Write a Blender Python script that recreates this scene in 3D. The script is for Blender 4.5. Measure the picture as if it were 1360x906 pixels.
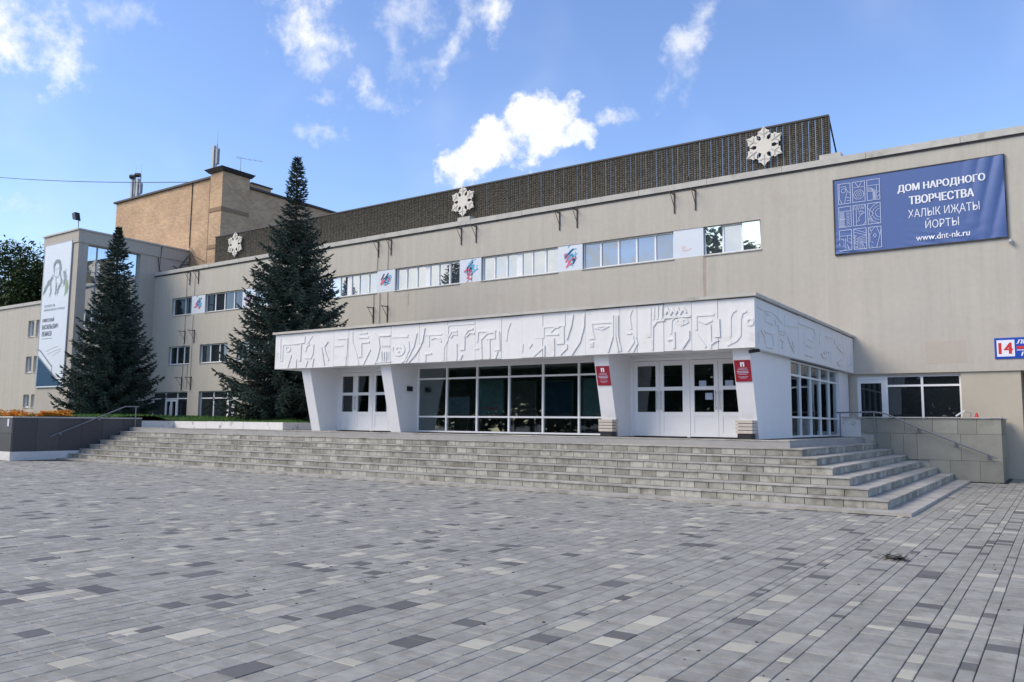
import bpy, math, random
from mathutils import Vector, Matrix
R = math.radians
random.seed(7)
scene = bpy.context.scene
for o in list(bpy.data.objects):
    bpy.data.objects.remove(o)
col = scene.collection

# ------------------------------------------------------------------ camera
YAW, PITCH, ROLL = R(34.5), R(5.84), R(0.576)
fw = Vector((-math.sin(YAW)*math.cos(PITCH), math.cos(YAW)*math.cos(PITCH), math.sin(PITCH)))
rt0 = Vector((math.cos(YAW), math.sin(YAW), 0)); up0 = rt0.cross(fw)
rt = rt0*math.cos(ROLL) + up0*math.sin(ROLL); up = -rt0*math.sin(ROLL) + up0*math.cos(ROLL)
cam = bpy.data.cameras.new('camera'); camo = bpy.data.objects.new('camera', cam); col.objects.link(camo)
m = Matrix((rt, up, -fw)).transposed().to_4x4(); m.translation = (0, 0, 1.6)
camo.matrix_world = m
cam.sensor_width = 36; cam.lens = 36*1063/1360; cam.clip_start = 0.1; cam.clip_end = 3000
scene.camera = camo

# ------------------------------------------------------------------ sun, sky, exposure
SUN_AZ, SUN_EL = R(-136), R(40)          # azimuth from +Y towards +X
sdir = Vector((math.sin(SUN_AZ)*math.cos(SUN_EL), math.cos(SUN_AZ)*math.cos(SUN_EL), math.sin(SUN_EL)))
sl = bpy.data.lights.new('sun', 'SUN'); sl.energy = 1.8; sl.angle = R(34); sl.color = (1, 0.87, 0.70)
so = bpy.data.objects.new('sun', sl); col.objects.link(so)
so.rotation_euler = (-sdir).to_track_quat('-Z', 'Y').to_euler()
so.location = sdir*60
scene.view_settings.view_transform = 'Standard'; scene.view_settings.look = 'None'
scene.view_settings.gamma = 1; scene.view_settings.use_curve_mapping = False
scene.view_settings.exposure = 0.75

world = bpy.data.worlds.new('World'); scene.world = world; world.use_nodes = True
W = world.node_tree; W.nodes.clear()
def wn(t, **k):
    n = W.nodes.new(t)
    for a, v in k.items(): setattr(n, a, v)
    return n
def wl(a, b): W.links.new(a, b)
def wm(op, a, b=None, c=None):
    n = wn('ShaderNodeMath', operation=op)
    for i, v in enumerate((a, b, c)):
        if v is None: continue
        if isinstance(v, (int, float)): n.inputs[i].default_value = v
        else: wl(v, n.inputs[i])
    return n.outputs[0]
def wv(op, a, b=None):
    n = wn('ShaderNodeVectorMath', operation=op)
    for i, v in enumerate((a, b)):
        if v is None: continue
        if isinstance(v, (tuple, list, Vector)): n.inputs[i].default_value = tuple(v)
        else: wl(v, n.inputs[i])
    return n.outputs['Value'] if op in ('DOT_PRODUCT', 'LENGTH') else n.outputs[0]
sky = wn('ShaderNodeTexSky', sky_type='NISHITA'); sky.sun_disc = False
sky.sun_elevation = SUN_EL; sky.sun_rotation = SUN_AZ; sky.altitude = 100
sky.air_density = 1.0; sky.dust_density = 0.4; sky.ozone_density = 4.5
tc = wn('ShaderNodeTexCoord'); D = tc.outputs['Generated']
def wnoise(scale, detail=6, rough=0.55, vec=None):
    n = wn('ShaderNodeTexNoise'); n.inputs['Scale'].default_value = scale
    n.inputs['Detail'].default_value = detail; n.inputs['Roughness'].default_value = rough
    wl(vec if vec is not None else D, n.inputs['Vector']); return n
nz = wnoise(16, 4, 0.62)
warp = wv('SCALE', wv('SUBTRACT', nz.outputs['Color'], (0.5, 0.5, 0.5)))
warp.node.inputs['Scale'].default_value = 0.06
DW = wv('ADD', D, warp)
fb = wnoise(24, 6, 0.66)
fbm = wm('SUBTRACT', fb.outputs['Fac'], 0.5)
fb_hard = wm('MULTIPLY', fbm, 1.5); fb_soft = wm('MULTIPLY', fbm, 2.8)
# clouds: azimuth, elevation, half width, half height (degrees), turn, cover
CLOUDS = [(-36.0,19.2,3.5,1.65,18,1),(-32.6,20.9,3.3,1.6,5,1),(-38.5,18.2,1.9,1.35,35,1),(-30.0,20.6,2.2,1.0,5,.96),(-27.0,21.4,2.0,.85,10,.8),
(-49.6,26.5,2.9,1.7,10,.85),(-49.0,24.2,2.1,1.1,0,.5),(-46.0,23.4,1.5,1.0,20,.65),(-44.3,22.2,1.8,.8,-15,.5),(-48.5,19.5,1.9,.65,-12,.5),
(-39.1,26.2,.95,2.3,-25,.65),(-36.2,28.1,1.0,1.5,-15,.8),(-43.5,26.0,1.3,2.3,10,.38),(-40.6,24.4,2.7,.85,5,.35),(-21.9,25.9,.95,2.3,-30,.65),
(-22.5,24.3,.8,1.3,0,.4),(-69.5,23.6,6.0,2.8,-12,.92),(-66.5,23.2,4.2,1.7,-18,.85),(-65.6,22.0,2.1,.9,-15,.7),(-67.0,13.0,2.4,.5,0,.4),(-42.6,27.7,3.3,1.0,10,.45),
(-48.4,21.8,1.6,.6,0,.35),(-62.3,25.2,3.0,1.0,0,.4),
# the bank of cloud that the upper windows mirror, the veil over the sun, and unseen clouds added to neutralise the light
(-139,14,20,8,5,1),(-165,14,13,6,0,.94),(-130,40,24,15,0,.94),(-178,32,20,12,5,.94),(-160,58,30,20,0,.94),(110,55,14,8,0,.85)]
cover = None
for az, el, hw, hh, ro, de in CLOUDS:
    a, e = R(az), R(el)
    c = Vector((math.sin(a)*math.cos(e), math.cos(a)*math.cos(e), math.sin(e)))
    tx = Vector((math.cos(a), -math.sin(a), 0)); ty = tx.cross(c)
    if ty.z < 0: ty = -ty
    q = R(ro); t1 = tx*math.cos(q) + ty*math.sin(q); t2 = -tx*math.sin(q) + ty*math.cos(q)
    mp = wn('ShaderNodeMapping', vector_type='TEXTURE'); wl(DW, mp.inputs[0])
    mp.inputs['Location'].default_value = c
    mp.inputs['Rotation'].default_value = Matrix((t1, t2, c)).transposed().to_euler()
    mp.inputs['Scale'].default_value = (R(hw), R(hh), .25)
    val = wm('SUBTRACT', wv('LENGTH', mp.outputs[0]), fb_hard if de >= .93 else fb_soft)
    mr = wn('ShaderNodeMapRange', interpolation_type='SMOOTHSTEP')
    mr.inputs['From Min'].default_value = 1.0; mr.inputs['From Max'].default_value = 0.5 if de >= .93 else -0.35
    mr.inputs['To Max'].default_value = de
    wl(val, mr.inputs['Value'])
    cover = mr.outputs[0] if cover is None else wm('MAXIMUM', cover, mr.outputs[0])
# thin veil everywhere
veil = wnoise(3.2, 3, 0.6)
vr = wn('ShaderNodeMapRange', interpolation_type='SMOOTHSTEP'); wl(veil.outputs['Fac'], vr.inputs['Value'])
vr.inputs['From Min'].default_value = 0.5; vr.inputs['From Max'].default_value = 0.85; vr.inputs['To Max'].default_value = 0.3
cover = wm('MAXIMUM', cover, vr.outputs[0])
shade = wn('ShaderNodeMapRange'); wl(fb.outputs['Fac'], shade.inputs['Value'])
shade.inputs['From Min'].default_value = 0.3; shade.inputs['From Max'].default_value = 0.62
cm = wn('ShaderNodeMix', data_type='RGBA'); wl(shade.outputs[0], cm.inputs[0])
cm.inputs[6].default_value = (0.72, 0.77, 0.86, 1); cm.inputs[7].default_value = (1.0, 0.99, 0.97, 1)
hs = wn('ShaderNodeHueSaturation'); hs.inputs['Saturation'].default_value = 1.0; hs.inputs['Hue'].default_value = 0.507; wl(sky.outputs[0], hs.inputs['Color'])
bgs = wn('ShaderNodeBackground'); wl(hs.outputs[0], bgs.inputs[0]); bgs.inputs[1].default_value = 0.15
bgc = wn('ShaderNodeBackground'); wl(cm.outputs[2], bgc.inputs[0]); bgc.inputs[1].default_value = 0.72
mx = wn('ShaderNodeMixShader'); wl(cover, mx.inputs[0]); wl(bgs.outputs[0], mx.inputs[1]); wl(bgc.outputs[0], mx.inputs[2])
world.cycles.sampling_method = 'MANUAL'; world.cycles.sample_map_resolution = 512
wo = wn('ShaderNodeOutputWorld'); wl(mx.outputs[0], wo.inputs[0])

# ------------------------------------------------------------------ materials
def mat(name, c, rough=0.8, var=0.12, scale=6.0, bump=0.0, bscale=40.0, metal=0.0, spec=0.5, streak=0.0, isl=0.0, dirt=None):
    """procedural paint/stone: base colour, noise variation, optional vertical streaks, per-piece variation, relief"""
    M = bpy.data.materials.new(name); M.use_nodes = True
    N = M.node_tree.nodes; L = M.node_tree.links; b = N['Principled BSDF']
    b.inputs['Roughness'].default_value = rough; b.inputs['Metallic'].default_value = metal
    b.inputs['Specular IOR Level'].default_value = spec
    t = N.new('ShaderNodeTexCoord'); P = t.outputs['Object']
    def noise(s, d=5, mp=None, r=0.6):
        n = N.new('ShaderNodeTexNoise'); n.inputs['Scale'].default_value = s; n.inputs['Detail'].default_value = d; n.inputs['Roughness'].default_value = r
        if mp:
            q = N.new('ShaderNodeMapping'); q.inputs['Scale'].default_value = mp; L.new(P, q.inputs[0]); L.new(q.outputs[0], n.inputs[0])
        else: L.new(P, n.inputs[0])
        return n.outputs['Fac']
    def math_(op, x, y=None, z=None):
        n = N.new('ShaderNodeMath'); n.operation = op
        for i, v in enumerate((x, y, z)):
            if v is None: continue
            if isinstance(v, (int, float)): n.inputs[i].default_value = v
            else: L.new(v, n.inputs[i])
        return n.outputs[0]
    f = math_('MULTIPLY_ADD', math_('SUBTRACT', noise(scale), 0.5), var*3.0, 1.0)
    f = math_('MULTIPLY', f, math_('MULTIPLY_ADD', math_('SUBTRACT', noise(scale*0.13, 3), 0.5), var*2.0, 1.0))
    if streak:
        s = noise(1.0, 6, (3.2, 3.2, 0.12), 0.7)
        f = math_('MULTIPLY', f, math_('MULTIPLY_ADD', math_('SUBTRACT', s, 0.5), streak*2.5, 1.0))
    if isl:
        g = N.new('ShaderNodeNewGeometry'); oi = N.new('ShaderNodeObjectInfo')
        rr = math_('FRACT', math_('ADD', g.outputs['Random Per Island'], oi.outputs['Random']))
        f = math_('MULTIPLY', f, math_('MULTIPLY_ADD', math_('SUBTRACT', rr, 0.5), isl*2.0, 1.0))
    mc = N.new('ShaderNodeVectorMath'); mc.operation = 'SCALE'; mc.inputs[0].default_value = c[:3]; L.new(f, mc.inputs['Scale'])
    out = mc.outputs[0]
    if dirt:
        dc, dmin, dmax, ds = dirt
        mr = N.new('ShaderNodeMapRange'); L.new(noise(ds, 7, None, 0.7), mr.inputs[0]); mr.inputs[1].default_value = dmin; mr.inputs[2].default_value = dmax
        mixd = N.new('ShaderNodeMix'); mixd.data_type = 'RGBA'; L.new(mr.outputs[0], mixd.inputs[0]); L.new(out, mixd.inputs[6]); mixd.inputs[7].default_value = (*dc, 1)
        out = mixd.outputs[2]
    L.new(out, b.inputs['Base Color'])
    if bump:
        bp = N.new('ShaderNodeBump'); bp.inputs['Strength'].default_value = bump; bp.inputs['Distance'].default_value = 0.02
        L.new(noise(bscale, 6), bp.inputs['Height']); L.new(bp.outputs[0], b.inputs['Normal'])
    return M
def glass(name, tint, refl, trans):
    """window glass: a see-through share, a dark body and a mirror share that grows at grazing angles"""
    M = bpy.data.materials.new(name); M.use_nodes = True
    N = M.node_tree.nodes; L = M.node_tree.links; N.clear()
    o = N.new('ShaderNodeOutputMaterial'); d = N.new('ShaderNodeBsdfDiffuse'); d.inputs[0].default_value = (*tint, 1)
    tr = N.new('ShaderNodeBsdfTransparent'); tr.inputs[0].default_value = (0.78, 0.86, 0.85, 1)
    gl = N.new('ShaderNodeBsdfGlossy'); gl.inputs['Roughness'].default_value = 0.015; gl.inputs[0].default_value = (0.93, 0.97, 1, 1)
    t = N.new('ShaderNodeTexCoord'); n = N.new('ShaderNodeTexNoise'); n.inputs['Scale'].default_value = 0.9; n.inputs['Detail'].default_value = 2; L.new(t.outputs['Object'], n.inputs[0])
    bp = N.new('ShaderNodeBump'); bp.inputs['Strength'].default_value = 0.05; bp.inputs['Distance'].default_value = 0.05; L.new(n.outputs[0], bp.inputs['Height']); L.new(bp.outputs[0], gl.inputs['Normal'])
    a = N.new('ShaderNodeMixShader'); a.inputs[0].default_value = trans; L.new(d.outputs[0], a.inputs[1]); L.new(tr.outputs[0], a.inputs[2])
    fr = N.new('ShaderNodeFresnel'); fr.inputs[0].default_value = 1.5
    ad = N.new('ShaderNodeMath'); ad.operation = 'ADD'; ad.use_clamp = True; L.new(fr.outputs[0], ad.inputs[0]); ad.inputs[1].default_value = refl
    b = N.new('ShaderNodeMixShader'); L.new(ad.outputs[0], b.inputs[0]); L.new(a.outputs[0], b.inputs[1]); L.new(gl.outputs[0], b.inputs[2])
    L.new(b.outputs[0], o.inputs[0]); return M
def brickmat(name, c1, c2, mortar):
    M = bpy.data.materials.new(name); M.use_nodes = True
    N = M.node_tree.nodes; L = M.node_tree.links; b = N['Principled BSDF']; b.inputs['Roughness'].default_value = 0.9
    t = N.new('ShaderNodeTexCoord'); s = N.new('ShaderNodeSeparateXYZ'); L.new(t.outputs['Object'], s.inputs[0])
    ad = N.new('ShaderNodeMath'); ad.operation = 'ADD'; L.new(s.outputs[0], ad.inputs[0]); L.new(s.outputs[1], ad.inputs[1])
    cb = N.new('ShaderNodeCombineXYZ'); L.new(ad.outputs[0], cb.inputs[0]); L.new(s.outputs[2], cb.inputs[1])
    br = N.new('ShaderNodeTexBrick'); L.new(cb.outputs[0], br.inputs['Vector'])
    br.inputs['Color1'].default_value = (*c1, 1); br.inputs['Color2'].default_value = (*c2, 1); br.inputs['Mortar'].default_value = (*mortar, 1)
    br.inputs['Scale'].default_value = 1; br.inputs['Brick Width'].default_value = 0.3; br.inputs['Row Height'].default_value = 0.12
    br.inputs['Mortar Size'].default_value = 0.012; br.inputs['Bias'].default_value = 0.1
    nz = N.new('ShaderNodeTexNoise'); nz.inputs['Scale'].default_value = 0.6; nz.inputs['Detail'].default_value = 6; L.new(t.outputs['Object'], nz.inputs[0])
    mr = N.new('ShaderNodeMapRange'); L.new(nz.outputs[0], mr.inputs[0]); mr.inputs[1].default_value = .3; mr.inputs[2].default_value = .7; mr.inputs[3].default_value = .82; mr.inputs[4].default_value = 1.12
    sc = N.new('ShaderNodeVectorMath'); sc.operation = 'SCALE'; L.new(br.outputs[0], sc.inputs[0]); L.new(mr.outputs[0], sc.inputs['Scale'])
    L.new(sc.outputs[0], b.inputs['Base Color'])
    bp = N.new('ShaderNodeBump'); bp.inputs['Strength'].default_value = 0.6; bp.inputs['Distance'].default_value = 0.01; L.new(br.outputs['Fac'], bp.inputs['Height']); bp.invert = True; L.new(bp.outputs[0], b.inputs['Normal'])
    return M
MT = dict(
 plaster=mat('facade_plaster', (0.49, 0.455, 0.395), .9, .06, 5, .15, 60, streak=.14, dirt=((0.37, 0.31, 0.26), .6, .9, .35)),
 plaster_low=mat('lower_plaster', (0.47, 0.43, 0.355), .9, .05, 5, .12, 60, streak=.05),
 plaster_wing=mat('wing_plaster', (0.44, 0.40, 0.35), .9, .06, 4, .12, 60, streak=.08),
 coping=mat('concrete_coping', (0.50, 0.48, 0.44), .85, .14, 3, .2, 30, dirt=((0.25, 0.23, 0.2), .55, .8, 1.3)),
 white=mat('white_paint', (0.76, 0.76, 0.78), .6, .03, 4, .15, 25, streak=.02, dirt=((0.58, 0.56, 0.54), .66, .9, 1.5)),
 frieze=mat('frieze_whitewash', (0.74, 0.74, 0.74), .7, .04, 4, .25, 30, streak=.05, dirt=((0.50, 0.48, 0.45), .60, .84, 1.4)),
 plastic=mat('white_window_plastic', (0.82, 0.83, 0.85), .35, .02, 3),
 whitewash=mat('whitewashed_concrete', (0.72, 0.71, 0.69), .85, .08, 3, .3, 20, dirt=((0.2, 0.19, 0.17), .57, .72, 2.2)),
 brick=brickmat('tower_brick', (0.63, 0.41, 0.24), (0.47, 0.295, 0.175), (0.46, 0.37, 0.26)),
 brick_dark=mat('dark_brick_band', (0.26, 0.17, 0.11), .9, .15, 8),
 darkmetal=mat('dark_roof_metal', (0.045, 0.04, 0.04), .6, .2, 4),
 steel=mat('grey_painted_steel', (0.22, 0.23, 0.25), .45, .1, 9, metal=.3),
 rust=mat('rusty_bracket_steel', (0.10, 0.075, 0.06), .8, .25, 12),
 antenna=mat('antenna_grey', (0.42, 0.44, 0.46), .6, .08, 6),
 slat_back=mat('lattice_back', (0.10, 0.088, 0.066), .9, .2, 6),
 slat=mat('lattice_concrete', (0.225, 0.20, 0.16), .9, .2, 9, .3, 40, isl=.3, dirt=((0.06, 0.055, 0.045), .5, .78, 2.5)),
 flake=mat('snowflake_plastic', (0.66, 0.62, 0.55), .6, .05, 6),
 soil=mat('joint_sand', (0.085, 0.078, 0.068), .95, .2, 20),
 pav_mid=mat('grey_paver', (0.322, 0.312, 0.275), .75, .24, 7, .35, 120, isl=.12, dirt=((0.20, 0.19, 0.155), .47, .74, 4.6)),
 pav_dark=mat('dark_paver', (0.13, 0.125, 0.115), .7, .10, 9, .25, 120, isl=.12),
 pav_light=mat('pale_paver', (0.455, 0.43, 0.345), .75, .08, 9, .25, 120, isl=.12, dirt=((0.36, 0.35, 0.33), .6, .8, 4)),
 asphalt=mat('far_paving', (0.22, 0.22, 0.225), .85, .15, 2, .2, 30),
 tread=mat('stair_tread_stone', (0.41, 0.395, 0.36), .85, .16, 5, .4, 50, isl=.12, dirt=((0.19, 0.175, 0.145), .47, .72, 2.2)),
 stone=mat('stair_riser_stone', (0.375, 0.365, 0.325), .88, .22, 7, .5, 50, isl=.28, dirt=((0.15, 0.135, 0.105), .47, .72, 3.0)),
 granite=mat('dark_granite', (0.07, 0.07, 0.078), .38, .18, 60, .05, 80, isl=.18),
 slab=mat('greenish_slate_cladding', (0.30, 0.295, 0.255), .55, .16, 2.4, .15, 30, isl=.16, dirt=((0.18, 0.175, 0.15), .58, .8, 1.6)),
 terrace=mat('terrace_paving', (0.33, 0.325, 0.315), .85, .12, 3, .2, 40),
 grass=mat('lawn_grass', (0.075, 0.17, 0.025), .8, .25, 3),
 earth=mat('lawn_soil', (0.05, 0.085, 0.025), .95, .2, 4),
 needle=mat('spruce_needles', (0.050, 0.083, 0.064), .75, .45, 1.2, isl=.35),
 leaf=mat('tree_leaves', (0.040, 0.075, 0.018), .7, .3, .6, isl=.4),
 bark=mat('tree_bark', (0.06, 0.042, 0.03), .95, .25, 10, .5, 30),
 petal_o=mat('orange_petals', (0.75, 0.24, 0.03), .6, .15, 9, isl=.3),
 petal_y=mat('yellow_petals', (0.80, 0.52, 0.06), .6, .15, 9, isl=.3),
 flower_leaf=mat('flower_leaves', (0.05, 0.11, 0.03), .7, .2, 9, isl=.3),
 glass=glass('lobby_glass', (0.012, 0.016, 0.016), .03, .85),
 mirror=glass('coated_window_glass', (0.10, 0.13, 0.15), .58, .0),
 greyglass=glass('grey_window_glass', (0.12, 0.13, 0.14), .26, .0),
 darkglass=glass('dark_window_glass', (0.015, 0.02, 0.024), .05, .0),
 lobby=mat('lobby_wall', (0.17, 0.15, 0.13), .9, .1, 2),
 red=mat('red_plaque', (0.30, 0.012, 0.03), .35, .03, 5),
 black=mat('black_plastic', (0.015, 0.015, 0.017), .45, .1, 6),
 beige=mat('bin_concrete', (0.56, 0.50, 0.44), .85, .12, 9, .3, 40),
 blue=mat('banner_blue', (0.072, 0.13, 0.33), .55, .03, 4),
 print_w=mat('white_print', (0.80, 0.82, 0.88), .55, .01, 4),
 print_pale=mat('pale_print', (0.52, 0.58, 0.76), .55, .01, 4),
 sheet=mat('banner_white_sheet', (0.66, 0.71, 0.78), .5, .03, 2),
 ink=mat('dark_print', (0.10, 0.11, 0.14), .6, .05, 4),
 ink_soft=mat('grey_print', (0.30, 0.35, 0.38), .6, .1, 9),
 ink_hair=mat('hair_print_tone', (0.20, 0.235, 0.25), .7, .5, 4),
 ink_green=mat('green_print', (0.28, 0.40, 0.22), .6, .1, 9),
 teal=mat('teal_print', (0.008, 0.065, 0.14), .85, .05, 6),
 cyan=mat('cyan_print', (0.12, 0.45, 0.68), .5, .05, 6),
 pink=mat('pink_print', (0.75, 0.13, 0.22), .5, .05, 6),
 fade=mat('faded_pink_print', (0.72, 0.50, 0.50), .5, .05, 6),
 paper=mat('paper_sheet', (0.35, 0.42, 0.55), .7, .05, 6),
 signblue=mat('sign_blue', (0.012, 0.06, 0.42), .35, .02, 4),
 signred=mat('sign_red', (0.62, 0.03, 0.03), .4, .02, 4),
 poster=mat('poster_teal', (0.25, 0.42, 0.43), .6, .25, 3),
 curtain=mat('curtain_cloth', (0.42, 0.48, 0.52), .9, .08, 4),
 patch=mat('faded_wall_patch', (0.475, 0.42, 0.36), .9, .05, 5),
 stain=mat('rust_stain', (0.39, 0.335, 0.275), .9, .15, 2, streak=.2),
 litter=mat('dry_litter', (0.05, 0.045, 0.03), .9, .2, 20),
)

# ------------------------------------------------------------------ mesh helpers
class MB:
    def __init__(s): s.v = []; s.f = []; s.mi = []; s.cur = 0
    def face(s, *pts):
        i = len(s.v); s.v += [tuple(p) for p in pts]; s.f.append(tuple(range(i, i+len(pts)))); s.mi.append(s.cur)
    def box(s, x0, x1, y0, y1, z0, z1):
        i = len(s.v)
        s.v += [(x0,y0,z0),(x1,y0,z0),(x1,y1,z0),(x0,y1,z0),(x0,y0,z1),(x1,y0,z1),(x1,y1,z1),(x0,y1,z1)]
        for q in ((0,3,2,1),(4,5,6,7),(0,1,5,4),(1,2,6,5),(2,3,7,6),(3,0,4,7)):
            s.f.append(tuple(i+k for k in q)); s.mi.append(s.cur)
        return s
    def hexa(s, bottom, top):
        i = len(s.v); n = len(bottom); s.v += [tuple(p) for p in bottom] + [tuple(p) for p in top]
        s.f.append(tuple(i+k for k in reversed(range(n)))); s.f.append(tuple(i+n+k for k in range(n))); s.mi += [s.cur]*2
        for k in range(n):
            s.f.append((i+k, i+(k+1) % n, i+n+(k+1) % n, i+n+k)); s.mi.append(s.cur)
        return s
    def tube(s, pts, r, n=6, r1=None, cap=True):
        pts = [Vector(p) for p in pts]; rings = []
        for k, p in enumerate(pts):
            a = pts[max(k-1, 0)]; b = pts[min(k+1, len(pts)-1)]; d = (b-a).normalized()
            u = d.cross(Vector((0, 0, 1)))
            if u.length < .05: u = d.cross(Vector((0, 1, 0)))
            u.normalize(); w = u.cross(d)
            rr = r if r1 is None else r+(r1-r)*k/(len(pts)-1)
            i = len(s.v); rings.append(i)
            s.v += [tuple(p + u*rr*math.cos(2*math.pi*j/n) + w*rr*math.sin(2*math.pi*j/n)) for j in range(n)]
        for a, b in zip(rings, rings[1:]):
            for j in range(n):
                s.f.append((a+j, a+(j+1) % n, b+(j+1) % n, b+j)); s.mi.append(s.cur)
        if cap:
            s.f.append(tuple(rings[0]+j for j in reversed(range(n)))); s.f.append(tuple(rings[-1]+j for j in range(n))); s.mi += [s.cur]*2
        return s
    def mesh(s, name, mats, base=(0, 0, 0)):
        me = bpy.data.meshes.new(name)
        me.from_pydata([(a-base[0], b-base[1], c-base[2]) for a, b, c in s.v], [], s.f)
        for q in (mats if isinstance(mats, (list, tuple)) else [mats]): me.materials.append(MT[q] if isinstance(q, str) else q)
        if isinstance(mats, (list, tuple)) and len(mats) > 1: me.polygons.foreach_set('material_index', s.mi)
        me.update(); return me
    def build(s, name, mats, parent=None, base=None):
        if base is None: base = parent['_b'] if parent is not None and '_b' in parent else (0, 0, 0)
        me = s.mesh(name, mats, base)
        o = bpy.data.objects.new(name, me); col.objects.link(o)
        if parent is not None:
            o.parent = parent
        else: o.location = base
        o['_b'] = list(base)
        return o
def tag(o, label=None, cat=None, group=None, kind=None):
    if label: o['label'] = label
    if cat: o['category'] = cat
    if group: o['group'] = group
    if kind: o['kind'] = kind
    return o
def thing(name, loc, label, cat, group=None):
    o = bpy.data.objects.new(name, None); col.objects.link(o); o.location = loc; o['_b'] = list(loc)
    o.empty_display_size = .3
    return tag(o, label, cat, group)
class PY:                                    # a wall plane facing -Y: u = x, v = z, d = depth into the wall
    def __init__(s, y): s.y = y
    def p(s, u, v, d): return (u, s.y+d, v)
    def box(s, mb, u0, u1, v0, v1, d0, d1): return mb.box(u0, u1, s.y+d0, s.y+d1, v0, v1)
class PX:                                    # a wall plane facing +X: u = y, v = z
    def __init__(s, x): s.x = x
    def p(s, u, v, d): return (s.x-d, u, v)
    def box(s, mb, u0, u1, v0, v1, d0, d1): return mb.box(s.x-d1, s.x-d0, u0, u1, v0, v1)
class PS(PY):                                # a leaning wall face: PY with a slope
    def __init__(s, y0, z0, k): s.y0, s.z0, s.k = y0, z0, k
    def p(s, u, v, d): return (u, s.y0-(v-s.z0)*s.k+d, v)
    def box(s, mb, u0, u1, v0, v1, d0, d1):
        return mb.hexa([s.p(u0, v0, d0), s.p(u1, v0, d0), s.p(u1, v0, d1), s.p(u0, v0, d1)], [s.p(u0, v1, d0), s.p(u1, v1, d0), s.p(u1, v1, d1), s.p(u0, v1, d1)])
def wall(mb, pl, u0, u1, v0, v1, holes, depth=.3):
    us = sorted({u0, u1, *[h[0] for h in holes], *[h[1] for h in holes]}); vs = sorted({v0, v1, *[h[2] for h in holes], *[h[3] for h in holes]})
    flip = isinstance(pl, PX)
    def q(a, b, c, d): mb.face(a, b, c, d)
    for a, b in zip(us, us[1:]):
        for c, d in zip(vs, vs[1:]):
            cu, cv = (a+b)/2, (c+d)/2
            if any(h[0] < cu < h[1] and h[2] < cv < h[3] for h in holes): continue
            q(pl.p(a, c, 0), pl.p(b, c, 0), pl.p(b, d, 0), pl.p(a, d, 0))
    for a, b, c, d in holes:
        q(pl.p(a, c, 0), pl.p(a, c, depth), pl.p(b, c, depth), pl.p(b, c, 0))
        q(pl.p(a, d, 0), pl.p(b, d, 0), pl.p(b, d, depth), pl.p(a, d, depth))
        q(pl.p(a, c, 0), pl.p(a, d, 0), pl.p(a, d, depth), pl.p(a, c, depth))
        q(pl.p(b, c, 0), pl.p(b, c, depth), pl.p(b, d, depth), pl.p(b, d, 0))
def window(parent, pl, u0, u1, v0, v1, us, vs=(), d=.14, fr=.06, glassm='mirror', tilt=(), post=(), sill=True, framem='plastic', skip=()):
    """us / vs: inner mullion and transom positions; a frame mesh with one child object for each pane"""
    mb = MB(); U = [u0, *us, u1]; V = [v0, *vs, v1]
    pl.box(mb, u0, u0+fr, v0, v1, d, d+.07); pl.box(mb, u1-fr, u1, v0, v1, d, d+.07)
    pl.box(mb, u0+fr, u1-fr, v0, v0+fr, d+.002, d+.068); pl.box(mb, u0+fr, u1-fr, v1-fr, v1, d+.002, d+.068)
    for x in us:
        w = .16 if x in post else fr*.6
        pl.box(mb, x-w, x+w, v0+fr, v1-fr, d-.004, d+.066)
    for z in vs:
        for a, b in zip(U, U[1:]): pl.box(mb, a+fr*.62, b-fr*.62, z-fr*.55, z+fr*.55, d+.003, d+.064)
    f = mb.build('window', framem, parent)
    for i, (a, b) in enumerate(zip(U, U[1:])):
        wa = .16 if a in post else (fr if i == 0 else fr*.6); wb = .16 if b in post else (fr if i == len(U)-2 else fr*.6)
        for j, (c, e) in enumerate(zip(V, V[1:])):
            if (i, j) in skip: continue
            g = MB(); lean = .1 if i in tilt else random.uniform(-.004, .004)
            A, B, C0, E = a+wa-.004, b-wb+.004, c+fr*.5, e-fr*.5
            yaw = random.uniform(-.004, .004)
            g.hexa([pl.p(A, C0, d+.045), pl.p(B, C0, d+.045+yaw), pl.p(B, C0, d+.06+yaw), pl.p(A, C0, d+.06)],
                   [pl.p(A, E, d+.045-lean), pl.p(B, E, d+.045-lean+yaw), pl.p(B, E, d+.06-lean+yaw), pl.p(A, E, d+.06-lean)])
            g.build('pane', glassm, f)
    if sill:
        s = MB(); pl.box(s, u0-.02, u1+.02, v0-.045, v0-.003, -.04, d-.005); s.build('sill', 'coping', f)
    return f
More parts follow.
